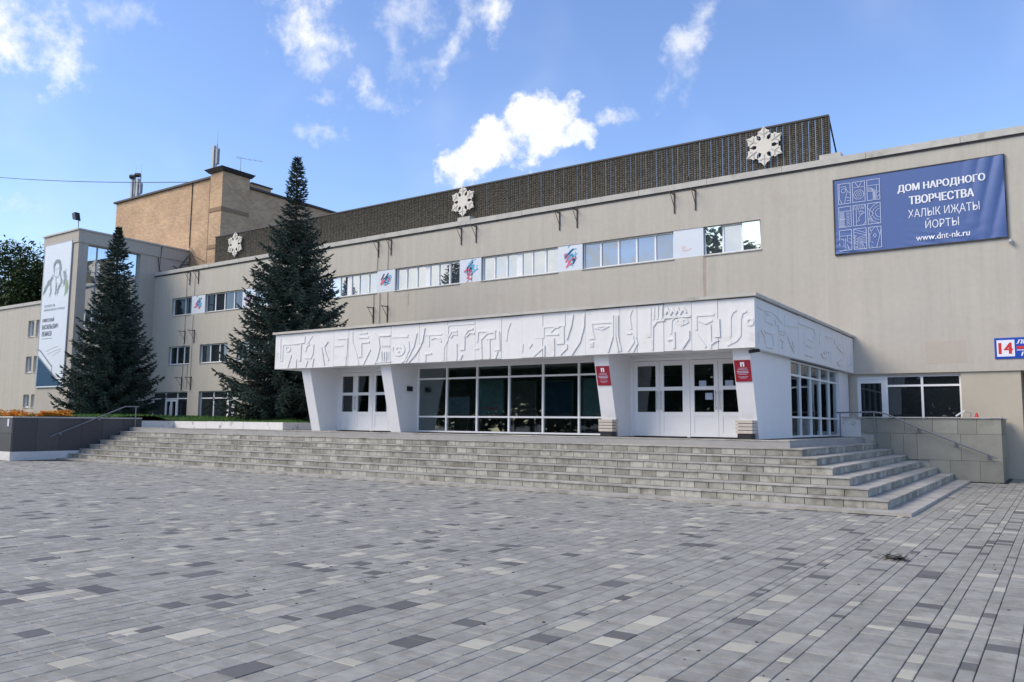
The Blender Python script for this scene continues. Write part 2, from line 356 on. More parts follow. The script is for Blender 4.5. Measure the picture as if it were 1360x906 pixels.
def text(body, parent, pl, cu, cv, width, height=None, d=-.01, mats='print_w', name='lettering', bold=0.0, align='CENTER', slant=0.0, wrinkle=None):
    cu_ = bpy.data.curves.new('t', 'FONT'); cu_.body = body; cu_.align_x = align; cu_.size = 1; cu_.extrude = 0.004; cu_.shear = slant
    to = bpy.data.objects.new('t', cu_); col.objects.link(to)
    dg = bpy.context.evaluated_depsgraph_get(); dg.update()
    me = to.evaluated_get(dg).to_mesh()
    vs = [v.co.copy() for v in me.vertices]; fs = [tuple(p.vertices) for p in me.polygons]
    to.evaluated_get(dg).to_mesh_clear(); bpy.data.objects.remove(to)
    x0 = min(v.x for v in vs); x1 = max(v.x for v in vs); y0 = min(v.y for v in vs); y1 = max(v.y for v in vs)
    sx = width/(x1-x0); sy = sx if height is None else height/(y1-y0)
    mb = MB(); nb = 5 if bold else 1
    for k in range(nb):                              # heavy type: slightly shifted layers, each a hair prouder
        i0 = len(mb.v); sh = (k-(nb-1)/2)*bold*sx
        for v in vs:
            u = cu + (v.x-(x0+x1)/2)*sx + sh; w = cv + (v.y-(y0+y1)/2)*sy
            mb.v.append(pl.p(u, w, d - v.z*.25 - k*.0006 + (wrinkle(u, w) if wrinkle else 0)))
        mb.f += [tuple(i0+q for q in f_) for f_ in fs]
    mb.mi = [0]*len(mb.f)
    return mb.build(name, mats, parent)
def line(mb, pl, pts, w, d, t=.004, wr=None):
    """a flat printed or raised band following points (u, v) on a wall plane"""
    P = [Vector((a, b)) for a, b in pts]; L_, R_ = [], []
    closed = (P[0]-P[-1]).length < 1e-6 and len(P) > 3
    for k, p in enumerate(P):
        a = P[k-1] if k else (P[-2] if closed else P[0]); b = P[k+1] if k < len(P)-1 else (P[1] if closed else P[-1])
        d1 = (p-a).normalized() if (p-a).length > 1e-6 else (b-p).normalized(); d2 = (b-p).normalized() if (b-p).length > 1e-6 else d1
        n = Vector((-(d1.y+d2.y), d1.x+d2.x)); n = n.normalized() if n.length > 1e-6 else Vector((-d1.y, d1.x))
        k_ = 1/max(.5, n.dot(Vector((-d1.y, d1.x))))
        L_.append(p+n*w/2*k_); R_.append(p-n*w/2*k_)
    for k in range(len(P)-1):
        q = [R_[k], R_[k+1], L_[k+1], L_[k]]
        o = [(wr(c.x, c.y) if wr else 0) for c in q]
        mb.hexa([pl.p(c.x, c.y, d+e) for c, e in zip(q, o)], [pl.p(c.x, c.y, d-t+e) for c, e in zip(q, o)])
RELIEF_FRONT=[[(-23.23,4.56),(-23.21,3.8)],[(-23.22,3.76),(-23.09,3.75),(-23.09,4.32),(-22.29,4.32)],[(-22.68,4.15),(-22.7,4.1),(-22.77,4.07),(-22.85,4.07),(-22.92,4.11),(-22.94,4.16),(-22.92,4.21),(-22.86,4.24),(-22.78,4.23),(-22.71,4.2),(-22.68,4.15)],[(-22.62,3.93),(-22.8,3.48)],[(-22.35,3.77),(-22.35,3.48)],[(-22.29,4.33),(-22.11,4.35),(-22.13,3.72),(-22.21,3.72)],[(-22.11,4.35),(-21.94,4.35),(-21.93,4.57)],[(-21.53,4.57),(-21.83,4.25)],[(-21.39,4.56),(-21.07,4.3),(-20.87,4.15)],[(-21.66,4.28),(-21.82,4.19),(-21.87,4.02)],[(-21.92,3.8),(-21.57,3.78),(-21.47,3.97),(-21.46,4.26)],[(-21.74,3.7),(-21.84,3.48)],[(-21.43,3.77),(-21.5,3.48)],[(-20.74,4.32),(-20.92,4.15),(-20.8,3.86),(-20.68,3.67)],[(-21.06,4.14),(-20.89,3.52)],[(-20.43,4.15),(-20.0,4.15)],[(-20.28,4.39),(-19.8,4.38),(-19.82,3.77),(-19.93,3.75)],[(-19.85,3.75),(-19.85,3.48)],[(-19.57,4.6),(-19.56,4.26),(-19.36,3.84),(-19.24,3.48)],[(-19.28,4.38),(-18.82,4.37)],[(-19.23,4.52),(-18.87,4.52)],[(-19.25,3.74),(-19.12,3.75),(-19.14,4.2),(-18.76,4.21)],[(-18.72,3.96),(-19.03,3.48)],[(-18.57,4.5),(-18.36,4.31),(-18.3,4.02),(-18.39,3.69),(-18.5,3.48)],[(-18.19,3.54),(-18.22,3.87)],[(-18.09,3.54),(-18.11,3.86)],[(-17.99,3.53),(-18.0,3.86)],[(-17.9,3.53),(-17.91,3.85)],[(-18.46,3.53),(-17.79,3.53)],[(-18.19,4.08),(-18.17,4.02)],[(-18.09,4.07),(-18.07,4.02)],[(-18.0,4.07),(-17.97,4.02)],[(-17.9,4.06),(-17.88,4.01)],[(-18.34,4.39),(-17.85,4.38)],[(-17.78,4.32),(-17.11,4.3),(-17.09,4.37)],[(-17.42,3.84),(-17.48,3.83),(-17.54,3.85),(-17.57,3.89),(-17.58,3.93),(-17.55,3.97),(-17.49,3.99),(-17.43,3.98),(-17.38,3.94)],[(-17.35,4.07),(-17.25,4.0),(-17.21,3.9),(-17.24,3.81),(-17.32,3.74),(-17.44,3.71),(-17.57,3.73),(-17.68,3.8),(-17.73,3.89),(-17.72,3.99)],[(-17.06,4.14),(-17.02,3.89),(-17.2,3.54),(-17.34,3.48)],[(-16.74,4.4),(-16.82,3.98),(-17.15,3.5)],[(-16.52,4.01),(-16.76,3.7),(-17.03,3.48)],[(-16.71,4.4),(-16.8,4.06),(-17.0,3.7)],[(-16.39,4.54),(-16.47,4.13),(-16.7,3.78),(-17.05,3.48)],[(-16.36,4.31),(-15.69,4.3)],[(-16.2,3.94),(-16.21,4.28)],[(-16.12,4.17),(-15.94,4.22),(-15.76,4.16),(-15.71,4.07)],[(-16.33,3.48),(-16.34,3.71),(-16.08,3.72)],[(-15.61,3.48),(-15.6,3.87),(-15.45,4.13),(-15.46,4.53),(-15.38,4.57),(-14.44,4.56)],[(-15.42,4.21),(-15.32,4.36),(-15.09,4.36)],[(-15.34,4.17),(-15.25,4.28),(-15.08,4.26)],[(-15.11,3.98),(-15.1,3.48)],[(-14.97,3.79),(-14.81,3.8),(-14.81,4.2),(-14.68,4.37),(-14.49,4.4)],[(-14.75,4.17),(-14.6,4.29),(-14.43,4.26)],[(-14.96,3.49),(-14.88,3.64)],[(-14.42,3.79),(-14.26,3.79)],[(-14.32,3.98),(-14.3,4.3),(-13.64,4.29)],[(-14.15,3.48),(-14.18,4.06),(-13.95,4.24),(-13.69,4.26),(-13.68,4.08),(-13.98,4.07)],[(-13.87,4.05),(-13.86,3.48)],[(-13.53,4.28),(-13.5,3.73),(-13.68,3.72)],[(-13.57,3.68),(-13.65,3.48)],[(-12.69,3.86),(-12.71,3.61)],[(-12.28,4.01),(-11.99,4.01),(-11.99,4.3),(-11.3,4.31),(-11.31,4.62)],[(-11.92,4.08),(-11.49,4.07)],[(-11.75,4.15),(-11.61,4.27),(-11.47,4.28)],[(-12.32,3.49),(-11.96,3.74),(-11.96,3.48)],[(-11.65,3.97),(-11.64,3.48)],[(-11.34,4.28),(-11.33,3.82),(-11.55,3.81)],[(-11.44,3.5),(-11.23,3.67),(-11.23,3.78)],[(-11.03,4.61),(-11.1,4.26),(-11.23,3.91)],[(-10.67,4.6),(-10.69,4.24),(-10.82,3.81),(-11.07,3.49)],[(-13.27,3.97),(-13.23,4.27),(-13.13,4.51)],[(-12.47,3.73),(-12.37,3.85)],[(-10.52,3.89),(-10.36,3.9),(-10.42,4.08),(-10.44,4.31),(-9.82,4.31)],[(-10.32,4.17),(-10.14,4.21),(-9.95,4.19),(-10.11,4.13),(-10.32,4.17)],[(-10.5,3.77),(-10.38,3.77)],[(-10.5,3.7),(-10.38,3.7)],[(-9.8,4.49),(-9.8,3.94),(-9.95,3.5)],[(-9.72,4.48),(-9.73,3.9),(-9.65,3.5)],[(-9.66,4.48),(-9.66,3.93),(-9.56,3.52)],[(-9.24,4.6),(-9.31,4.42),(-9.26,4.08)],[(-9.39,3.98),(-9.24,3.97)],[(-9.22,3.91),(-9.19,3.74),(-9.37,3.5)],[(-9.14,3.87),(-9.09,3.7),(-9.21,3.49)],[(-8.71,4.62),(-8.72,3.87),(-8.79,3.87)],[(-8.61,4.62),(-8.62,4.29)],[(-8.51,4.62),(-8.52,4.3)],[(-8.39,4.62),(-8.4,4.29)],[(-8.66,3.5),(-8.65,4.11),(-8.53,4.25),(-8.34,4.26),(-8.32,4.32),(-7.63,4.32)],[(-8.15,3.89),(-8.13,4.24),(-8.04,4.31)],[(-8.01,4.21),(-7.87,4.11),(-7.72,4.16),(-7.68,4.2)],[(-7.99,4.24),(-7.85,4.27),(-7.7,4.22)],[(-7.82,4.19),(-7.84,4.16),(-7.87,4.15),(-7.9,4.17),(-7.9,4.21),(-7.87,4.23),(-7.84,4.22),(-7.82,4.19)],[(-8.24,3.75),(-8.08,3.76)],[(-8.06,3.95),(-8.06,3.52)],[(-7.67,3.96),(-7.67,3.76),(-7.85,3.51)],[(-7.47,3.95),(-7.47,4.32),(-7.0,4.32)],[(-7.42,4.2),(-7.22,4.11),(-7.05,4.18)],[(-7.11,4.08),(-7.1,3.49)],[(-7.46,3.85),(-7.23,3.52)],[(-6.89,4.2),(-6.88,3.77),(-7.0,3.77)],[(-7.1,3.58),(-6.98,3.66),(-6.9,3.68)],[(-6.61,3.74),(-6.6,4.21),(-6.54,4.35),(-6.45,4.39)],[(-6.19,4.35),(-6.3,4.31),(-6.35,4.16),(-6.36,3.76),(-6.46,3.64),(-6.69,3.54)],[(-6.04,4.08),(-6.06,4.02),(-6.12,4.0),(-6.18,4.03),(-6.2,4.09),(-6.17,4.14),(-6.12,4.16),(-6.06,4.14),(-6.04,4.08)],[(-8.3,4.42),(-8.23,4.53),(-8.16,4.41),(-8.09,4.52),(-8.02,4.42),(-7.95,4.53),(-7.89,4.41),(-7.8,4.53),(-7.73,4.41)]]
RELIEF_SIDE=[[(19.14,4.48),(19.67,4.46),(20.51,4.49),(21.35,4.29)],[(19.86,4.43),(19.88,4.19),(20.53,4.17)],[(19.97,4.38),(20.27,4.38)],[(20.66,4.32),(20.73,4.21),(21.05,4.21)],[(21.58,4.52),(21.55,4.23)],[(21.73,4.28),(22.82,4.36)],[(20.96,4.12),(21.63,4.14)],[(20.96,4.07),(21.71,4.08)],[(21.03,4.0),(21.53,4.0)],[(19.49,3.94),(19.74,3.81),(19.84,3.63)],[(19.75,3.92),(20.39,3.92)],[(19.87,3.55),(20.52,3.57),(20.47,3.9)],[(21.79,3.98),(22.03,3.78),(22.38,3.61)],[(22.22,3.89),(22.38,3.71)],[(22.92,4.47),(24.52,4.48),(24.72,4.34),(24.48,4.1),(23.86,4.1)],[(23.42,3.69),(23.48,4.24)],[(23.64,3.92),(24.25,3.91)],[(23.51,3.64),(24.32,3.62)],[(25.27,4.39),(25.18,4.1)],[(26.01,4.38),(26.92,4.42)],[(26.38,3.86),(26.22,3.77),(25.87,3.7),(25.53,3.71),(25.4,3.79),(25.55,3.88),(25.9,3.95),(26.24,3.94),(26.38,3.86)],[(26.08,3.9),(25.98,3.85),(25.79,3.83),(25.7,3.87),(25.8,3.91),(25.99,3.93),(26.08,3.9)],[(26.61,3.94),(26.62,3.58)],[(27.16,4.4),(27.21,4.27),(28.47,4.35)],[(27.52,4.19),(28.15,4.06),(28.99,4.16)],[(28.39,3.68),(28.14,3.62),(27.82,3.6),(27.57,3.62),(27.5,3.69),(27.63,3.76),(27.92,3.81),(28.23,3.82)],[(29.24,3.94),(29.2,3.67)],[(28.96,3.93),(28.92,3.65)],[(29.51,3.99),(29.47,3.69)],[(21.1,3.84),(21.35,3.82),(21.25,3.61)]]

# ================================================================== THE SETTING
g = MB(); g.face((-900, -500, -.05), (900, -500, -.05), (900, 1200, -.05), (-900, 1200, -.05))
tag(g.build('ground', 'asphalt'), kind='structure')
YS, XS, ZP, TR = 16.0, -2.32, 1.26, .415          # stair foot line, right foot line, terrace height, tread depth
RISE = (ZP-.06)/7
plaza = MB().box(-75, 14, -6, 45, -.045, -.012).build('plaza', 'soil')
tag(plaza, kind='structure')
# pavers: rows that run towards the building
def in_view(x, y):
    d = Vector((x, y, -1.6)); z = d.dot(fw)
    if z < 1.5: return None
    u = 680+1063*d.dot(rt)/z; v = 453-1063*d.dot(up)/z
    if -420 < u < 2150 and v < 1250: return z
    return None
def free(x, y):
    if x > XS+.03: return y < 27.2 if x < -1.4 else y < 35
    if x < -32.55: return y < 14.3
    return y < YS-.03
rnd = random.Random(11)
rows = []; x = 9.0
while x > -62:
    w = .21 if rnd.random() < .74 else .105
    rows.append((x-w, x)); x -= w
pav = []
for x0, x1 in rows:
    y = 1.5 + rnd.random()*.2
    while y < 35:
        if x1-x0 > .15: L = rnd.choice((.21, .21, .21, .21, .315, .105))
        else: L = rnd.choice((.21, .21, .105))
        z = in_view((x0+x1)/2, y+L/2)
        if z and z < 30 and free((x0+x1)/2, y+L/2):
            t = rnd.random()
            pav.append((z, x0, x1, y, y+L, 1 if t < .05 else 2 if t < .125 else 0))
        y += L
pav.sort()
TONE = ['pav_mid', 'pav_dark', 'pav_light']
def paver_geo(mb, x0, x1, y0, y1, dz=0.0, tilt=0.0):
    j = .0032; c = .004; x0 += j; x1 -= j; y0 += j*.6; y1 -= j*.6
    i = len(mb.v)
    for z, e in ((-.02, 0), (-.005, 0), (0, c)):
        for px, py, s in ((x0+e, y0+e, -1), (x1-e, y0+e, 1), (x1-e, y1-e, 1), (x0+e, y1-e, -1)): mb.v.append((px, py, z+dz+s*tilt))
    for r in (0, 4):
        for k in range(4): mb.f.append((i+r+k, i+r+(k+1) % 4, i+r+4+(k+1) % 4, i+r+4+k)); mb.mi.append(mb.cur)
    mb.f.append((i+8, i+9, i+10, i+11)); mb.mi.append(mb.cur)
pcache = {}
for z, x0, x1, y0, y1, t in pav[:300]:
    k = (round(x1-x0, 3), round(y1-y0, 3), t)
    if k not in pcache:
        b = MB(); paver_geo(b, -k[0]/2, k[0]/2, -k[1]/2, k[1]/2); pcache[k] = b.mesh('paver', TONE[t])
    o = bpy.data.objects.new('paver', pcache[k]); col.objects.link(o); o.parent = plaza
    o.location = ((x0+x1)/2, (y0+y1)/2, rnd.uniform(-.0015, .0015)); o.rotation_euler = (rnd.uniform(-.004, .004), rnd.uniform(-.004, .004), 0)
b = MB()
for z, x0, x1, y0, y1, t in pav[300:]:
    b.cur = t; paver_geo(b, x0, x1, y0, y1, rnd.uniform(-.0015, .0015), rnd.uniform(-.0006, .0006))
tag(b.build('paving_field', TONE, plaza), kind='stuff')

# terrace in front of and around the entrance
t = MB().box(-32.6, XS-7*TR+.02-.02, YS+7*TR+.03, 30, .02, ZP-.03)
t.box(XS-7*TR+.0, -1.52, 27.62, 30, .02, 1.3)
tag(t.build('terrace', 'terrace'), kind='structure')
# lawn terrace with mound
lw = MB(); nx, ny = 48, 16
def lawn_z(x, y):
    e = min((y-21.1)/3.0, (-25.4-x)/3, 1.0); e = max(e, 0)
    return 1.50 + .22*e*e*(3-2*e) + .03*math.sin(x*.9)*math.sin(y*.7)
def lz(x, y): return 1.55 + .2*min(1, max(0, (y-15.5)/4)) if x < -32.7 and y < 21.1 else lawn_z(x, y)
X0, X1, Y0, Y1 = -62, -25.42, 14.52, 29.8
pts = [[(X0+(X1-X0)*i/nx, Y0+(Y1-Y0)*j/ny) for i in range(nx+1)] for j in range(ny+1)]
for j in range(ny):
    for i in range(nx):
        q = [pts[j][i], pts[j][i+1], pts[j+1][i+1], pts[j+1][i]]
        if q[0][1] < 21.1 and q[1][0] > -32.9: continue
        lw.face(*[(a, c, lz(a, c)) for a, c in q])
# strip that fills up to the whitewashed kerb and the planter wall
lw.face((-33.2, 21.1, 1.5), (-25.42, 21.1, 1.5), (-25.42, 22.0, 1.52), (-33.2, 22.0, 1.52))
lw.face((-33.9, 14.52, 1.56), (-32.72, 14.52, 1.56), (-32.72, 21.2, 1.6), (-33.9, 21.2, 1.6))
tag(lw.build('lawn', 'earth'), kind='structure')
gb = MB(); r2 = random.Random(5)
def blade(x, y, z, h):
    a = r2.uniform(0, 6.28); w = .018; dx, dy = math.cos(a)*w, math.sin(a)*w; lx, ly = r2.uniform(-.05, .05), r2.uniform(-.05, .05)
    gb.face((x-dx, y-dy, z), (x+dx, y+dy, z), (x+lx, y+ly, z+h))
for k in range(26000):
    x = r2.uniform(-49, -25.45); y = 21.12 + 6*r2.random()**2
    if x < -32.8: y = 17 + 11*r2.random()
    blade(x, y, lz(x, y)-.02, r2.uniform(.05, .13))
tag(gb.build('grass', 'grass'), label='short green lawn grass behind the whitewashed kerb', cat='grass', kind='stuff')

# ================================================================== ENTRANCE STAIRS
st = thing('entrance_stairs', (-18, YS, 0), 'wide weathered stone stairs leading up to the portico', 'stairs')
pb = MB().box(-32.6, XS, YS, YS+.6, .0, .06); pb.box(XS-.6, XS, YS+.6, 27.28, .0, .06)
pb.build('plinth', 'tread', st)
stones = []; treads = []
for k in range(7):
    y0 = YS+.06+(k+1)*TR-.02; x1 = XS-.06-(k+1)*TR+.02; z0 = .06+k*RISE; z1 = z0+RISE
    th = .028; nose = .02; xl = -32.6
    fill = MB().box(xl, x1-.07, y0+.07, y0+TR+.06, .03, z1-th-.002); fill.box(x1-TR-.06, x1-.07, y0+TR+.06, 27.27, .03, z1-th-.002)
    stp = fill.build('step', 'soil', st)
    xx = x1+nose; deep = TR+.07
    while xx > xl+.02:
        a = max(xx-rnd.uniform(.95, 1.25), xl)
        treads.append((Vector(((a+xx)/2, y0, z1)).length, stp, (a+.002, xx-.002), (y0-nose+rnd.uniform(-.004, .005), y0-nose+deep), (z1-th, z1-rnd.uniform(0, .006)))); xx = a
    yy = y0-nose+deep
    while yy < 27.26:
        e = min(yy+rnd.uniform(.95, 1.25), 27.28)
        treads.append((Vector((x1, (yy+e)/2, z1)).length, stp, (x1-TR-.05, x1+nose-rnd.uniform(-.004, .005)), (yy+.002, e-.002), (z1-th, z1-rnd.uniform(0, .006)))); yy = e
    xx = x1
    w0 = .35
    xx = x1; first = True
    while xx > xl+.05:
        w = w0*rnd.uniform(.93, 1.07) if not first else w0*1.25; first = False
        a = max(xx-w, xl); stones.append((Vector(((a+xx)/2, y0, z0)).length, stp, (a+.008, xx-.005), (y0+rnd.uniform(0, .007), y0+.07), (z0+.003, z1-th-.002))); xx = a
    yy = y0+.07
    while yy < 27.25:
        w = w0*rnd.uniform(.9, 1.1); e = min(yy+w, 27.27)
        stones.append((Vector((x1, (yy+e)/2, z0)).length, stp, (x1-.07, x1-rnd.uniform(0, .007)), (yy+.004, e-.004), (z0+.003, z1-th-.002))); yy = e
stones.sort(key=lambda s: s[0])
rest = {}
for n, (dist, stp, xs, ys, zs) in enumerate(stones):
    if n < 300: MB().box(*xs, *ys, *zs).build('riser_stone', 'stone', stp)
    else: rest.setdefault(stp.name, (stp, MB()))[1].box(*xs, *ys, *zs)
for stp, mb in rest.values(): tag(mb.build('riser_stones', 'stone', stp), kind='stuff')
for dist, stp, xs, ys, zs in treads: MB().box(*xs, *ys, *zs).build('tread_slab', 'tread', stp)

# ================================================================== PLANTER WALL on the left of the stairs
pw = thing('granite_planter', (-33, 14.5, 0), 'dark polished granite planter wall at the left end of the stairs', 'planter')
pwx, pwy = -32.62, 14.35
b = MB().box(-62, pwx-.05, pwy+.06, pwy+.35, .3, 1.6); b.box(pwx-.35, pwx-.05, pwy+.35, 19.45, .3, 1.6); b.build('core', 'soil', pw)
b = MB().box(-62, pwx+.03, pwy-.04, pwy+.36, 0, .33); b.box(pwx-.35, pwx+.03, pwy+.36, 19.4, 0, .33); b.build('base', 'whitewash', pw)
b = MB().box(-62, pwx+.04, pwy-.03, pwy+.4, 1.605, 1.66); b.box(pwx-.4, pwx+.04, pwy+.4, 19.47, 1.605, 1.66); b.build('coping', 'coping', pw)
y = pwy+.012
while y < 19.4:
    e = min(y+.86, 19.47)
    MB().box(pwx-.05, pwx+rnd.uniform(-.004, .004), y+.004, e-.004, .335, 1.6).build('slab', 'granite', pw); y = e
x = pwx-.05
while x > -50:
    for z0, z1 in ((.335, 1.02), (1.03, 1.6)): MB().box(x-.9+.004, x-.004, pwy+rnd.uniform(0, .006), pwy+.055, z0, z1).build('slab', 'granite', pw)
    x -= .9
MB().box(pwx-.42, pwx-.28, pwy-.012, pwy-.004, 1.28, 1.56).build('notice', 'sheet', pw)
# whitewashed kerb that holds the lawn
kb = thing('lawn_kerb', (-30, 21, 1.2), 'low whitewashed concrete kerb holding the lawn beside the portico', 'kerb')
x = -25.3
while x > -32.4:
    MB().box(max(x-2.45, -32.7), x-.01, 20.98+rnd.uniform(0, .012), 21.14, 1.235, 1.53+rnd.uniform(-.006, .006)).build('kerb_block', 'whitewash', kb); x -= 2.46
MB().box(-32.76, -32.6, 19.48, 20.97, 1.235, 1.535).build('kerb_block', 'whitewash', kb)
y = 21.15
while y < 29.5:
    MB().box(-25.46, -25.3-rnd.uniform(0, .012), y, min(y+2.9, 29.9), 1.235, 1.527).build('kerb_block', 'whitewash', kb); y += 2.92
# flowers
r3 = random.Random(9); fo = MB()
def flower(x, y, z):
    fo.cur = 2
    for _ in range(3):
        a = r3.uniform(0, 6.28); l = r3.uniform(.08, .16); p = Vector((x, y, z)); d = Vector((math.cos(a)*l, math.sin(a)*l, l*.8)); s = Vector((-math.sin(a), math.cos(a), 0))*.03
        fo.face(p, p+d*.5+s, p+d, p+d*.5-s)
    h = r3.uniform(.1, .26)+.1*math.sin(x*2.7)*math.sin(y*2.3)+.06*math.sin(x*6.1); fo.cur = 0 if r3.random() < .62 else 1
    c = Vector((x+r3.uniform(-.03, .03), y+r3.uniform(-.03, .03), z+h)); R0 = r3.uniform(.03, .055)
    for k in range(5):
        a = k*1.2566+r3.random(); b1 = a+.55; b2 = a-.55
        fo.face(c, c+Vector((math.cos(b2)*R0, math.sin(b2)*R0, .015)), c+Vector((math.cos(a)*R0*1.3, math.sin(a)*R0*1.3, r3.uniform(-.01, .05))), c+Vector((math.cos(b1)*R0, math.sin(b1)*R0, .015)))
for k in range(5200):
    if r3.random() < .5: x = r3.uniform(-34.3, -33.1); y = r3.uniform(14.8, 17.4)
    else: x = r3.uniform(-45, -33.1); y = r3.uniform(14.8, 16.2)
    if math.sin(x*2.1)+math.sin(y*3.3+x) < -1.2: continue
    flower(x, y, lz(x, y)-.02)
tag(fo.build('flower_bed', ['petal_o', 'petal_y', 'flower_leaf']), label='bed of orange and yellow flowers on the granite planter', cat='flowers', kind='stuff')

# ================================================================== RIGHT CLAD WALL
rw = thing('clad_wall', (-3.5, 27.4, 0), 'low wall clad in greenish stone slabs at the right end of the stairs', 'wall')
b = MB().box(-5.85, -1.56, 27.36, 27.6, 0.01, 1.86); b.box(-1.75, -1.56, 27.6, 29.95, .01, 1.84); b.build('core', 'coping', rw)
def slabrow(z0, z1, cuts):
    for a, c in zip(cuts, cuts[1:]): MB().box(a+.004, c-.004, 27.3+rnd.uniform(0, .006), 27.355, z0+.004, z1-.004).build('slab', 'slab', rw)
slabrow(1.40, 1.865, [-5.3, -4.85, -4.05, -3.28, -2.62, -2.12, -1.5]); slabrow(.62, 1.40, [-4.9, -4.46, -4.1, -3.72, -2.55, -1.5]); slabrow(.01, .62, [-3.4, -2.85, -2.08, -1.5])
MB().box(-5.86, -5.31, 27.303, 27.355, 1.27, 1.865).build('slab', 'whitewash', rw)
y = 27.36
while y < 29.9:
    e = min(y+.9, 29.95)
    for z0, z1 in ((.01, .7), (.7, 1.4), (1.4, 1.84)): MB().box(-1.555, -1.5-rnd.uniform(0, .006), y+.004, e-.004, z0+.004, z1-.004).build('slab', 'slab', rw)
    y = e
b = MB().box(-5.9, -1.47, 27.26, 27.64, 1.87, 1.905); b.box(-1.78, -1.47, 27.64, 29.95, 1.846, 1.88); b.build('coping', 'coping', rw)

# handrails
def rail(name, pts, posts, mounts, label, r=.024):
    t = thing(name, pts[0], label, 'handrail', 'stair handrails')
    MB().tube(pts, r, 8).build('rail', 'steel', t)
    for p, z in posts: MB().tube([p, (p[0], p[1], z)], .02, 6).build('post', 'steel', t)
    for p, w in mounts:
        mb = MB().tube([p, w], .012, 6); mb.box(w[0]-.05, w[0]+.05, w[1]-.01 if abs(w[1]-p[1]) > .02 else w[1]-.05, w[1]+.01 if abs(w[1]-p[1]) > .02 else w[1]+.05, w[2]-.05, w[2]+.05)
        mb.build('bracket', 'steel', t)
rail('stair_handrail', [(-6.0, 27.1, 2.03), (-4.86, 27.1, 2.05), (-4.55, 27.1, 2.0), (-3.66, 27.1, 1.58), (-2.67, 27.1, 1.16), (-1.62, 27.1, .73)],
     [((-5.88, 27.1, 2.03), 1.26), ((-4.88, 27.1, 2.04), 1.2)], [((-3.66, 27.1, 1.56), (-3.66, 27.29, 1.48)), ((-2.67, 27.1, 1.14), (-2.67, 27.29, 1.06)), ((-1.84, 27.1, .8), (-1.84, 27.29, .74))],
     'grey steel handrail sloping down the greenish clad wall')
rail('stair_handrail', [(-32.5, 15.66, .89), (-32.5, 17.15, 1.5), (-32.5, 18.65, 2.12), (-32.5, 19.25, 2.13)],
     [((-32.5, 19.12, 2.12), 1.2)], [((-32.5, 16.1, 1.06), (-32.61, 16.1, 1.0)), ((-32.5, 17.6, 1.68), (-32.61, 17.6, 1.58))],
     'grey steel handrail rising along the dark granite planter', .022)

# ================================================================== MAIN BUILDING
FY = 30.0; F = PY(FY)
mbld = thing('culture_house', (-25, 30, 0), 'long beige plastered three storey hall with a ribbon of upper windows', 'building')
H3 = (-47.5, -9.17, 8.28, 9.43)
H2 = [(-47.6, -45.32, 5.11, 6.27), (-44.28, -41.5, 5.11, 6.27), (-40.6, -37.8, 5.11, 6.27)]
H1 = [(-49.3, -45.33, 1.3, 3.36), (-44.16, -40.3, 1.3, 3.36), (-38.9, -34.86, 1.3, 3.36), (-33.9, -29.8, 1.3, 3.36)]
b = MB(); wall(b, F, -49.62, -23.0, 1.0, 11.06, [(H3[0], -23.0, H3[2], H3[3])]+H2+H1)
wall(b, F, -23.0, -6.15, 3.42, 11.06, [(-23.0, H3[1], H3[2], H3[3])]); wall(b, F, -6.15, 9, 3.42, 11.06, [])
b.build('wall', 'plaster', mbld)
# soffit of the overhang, lower wall a little set back, passage at the right
b = MB(); G = PY(30.07); wall(b, G, -6.5, -1.05, 0.0, 3.42, [(-5.95, -2.72, 1.3, 3.36)], .25)
b.box(-1.3, -1.05, 30.075, 36, 0, 3.41); b.build('lower_wall', 'plaster_low', mbld)
b = MB(); b.face((-6.2, 30.0, 3.42), (9, 30.0, 3.42), (9, 36, 3.42), (-6.2, 36, 3.42)); b.build('soffit', 'plaster', mbld)
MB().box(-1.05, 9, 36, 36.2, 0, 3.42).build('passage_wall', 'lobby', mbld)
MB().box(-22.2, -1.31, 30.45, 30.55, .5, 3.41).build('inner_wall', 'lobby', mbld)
MB().box(-49.6, 9, 30.35, 46, 10.6, 10.9).build('roof', 'darkmetal', mbld)
MB().box(8.7, 9, 30.3, 46, 0, 10.9).build('wall', 'plaster', mbld)
x = -49.6
while x < 9:
    e = min(x+2.95, 9); MB().box(x+.006, e-.006, FY-.09, FY+.45, 11.1+rnd.uniform(-.006, .006), 11.33+rnd.uniform(-.006, .006)).build('coping', 'coping', mbld); x = e
MB().box(-49.6, 9, FY-.035, FY+.4, 11.03, 11.095).build('drip_edge', 'darkmetal', mbld)
for xx in (-6.6, -23.55): MB().box(xx-.35, xx+.4, FY-.02, FY+.4, 11.335, 11.52).build('ballast_block', 'coping', mbld)
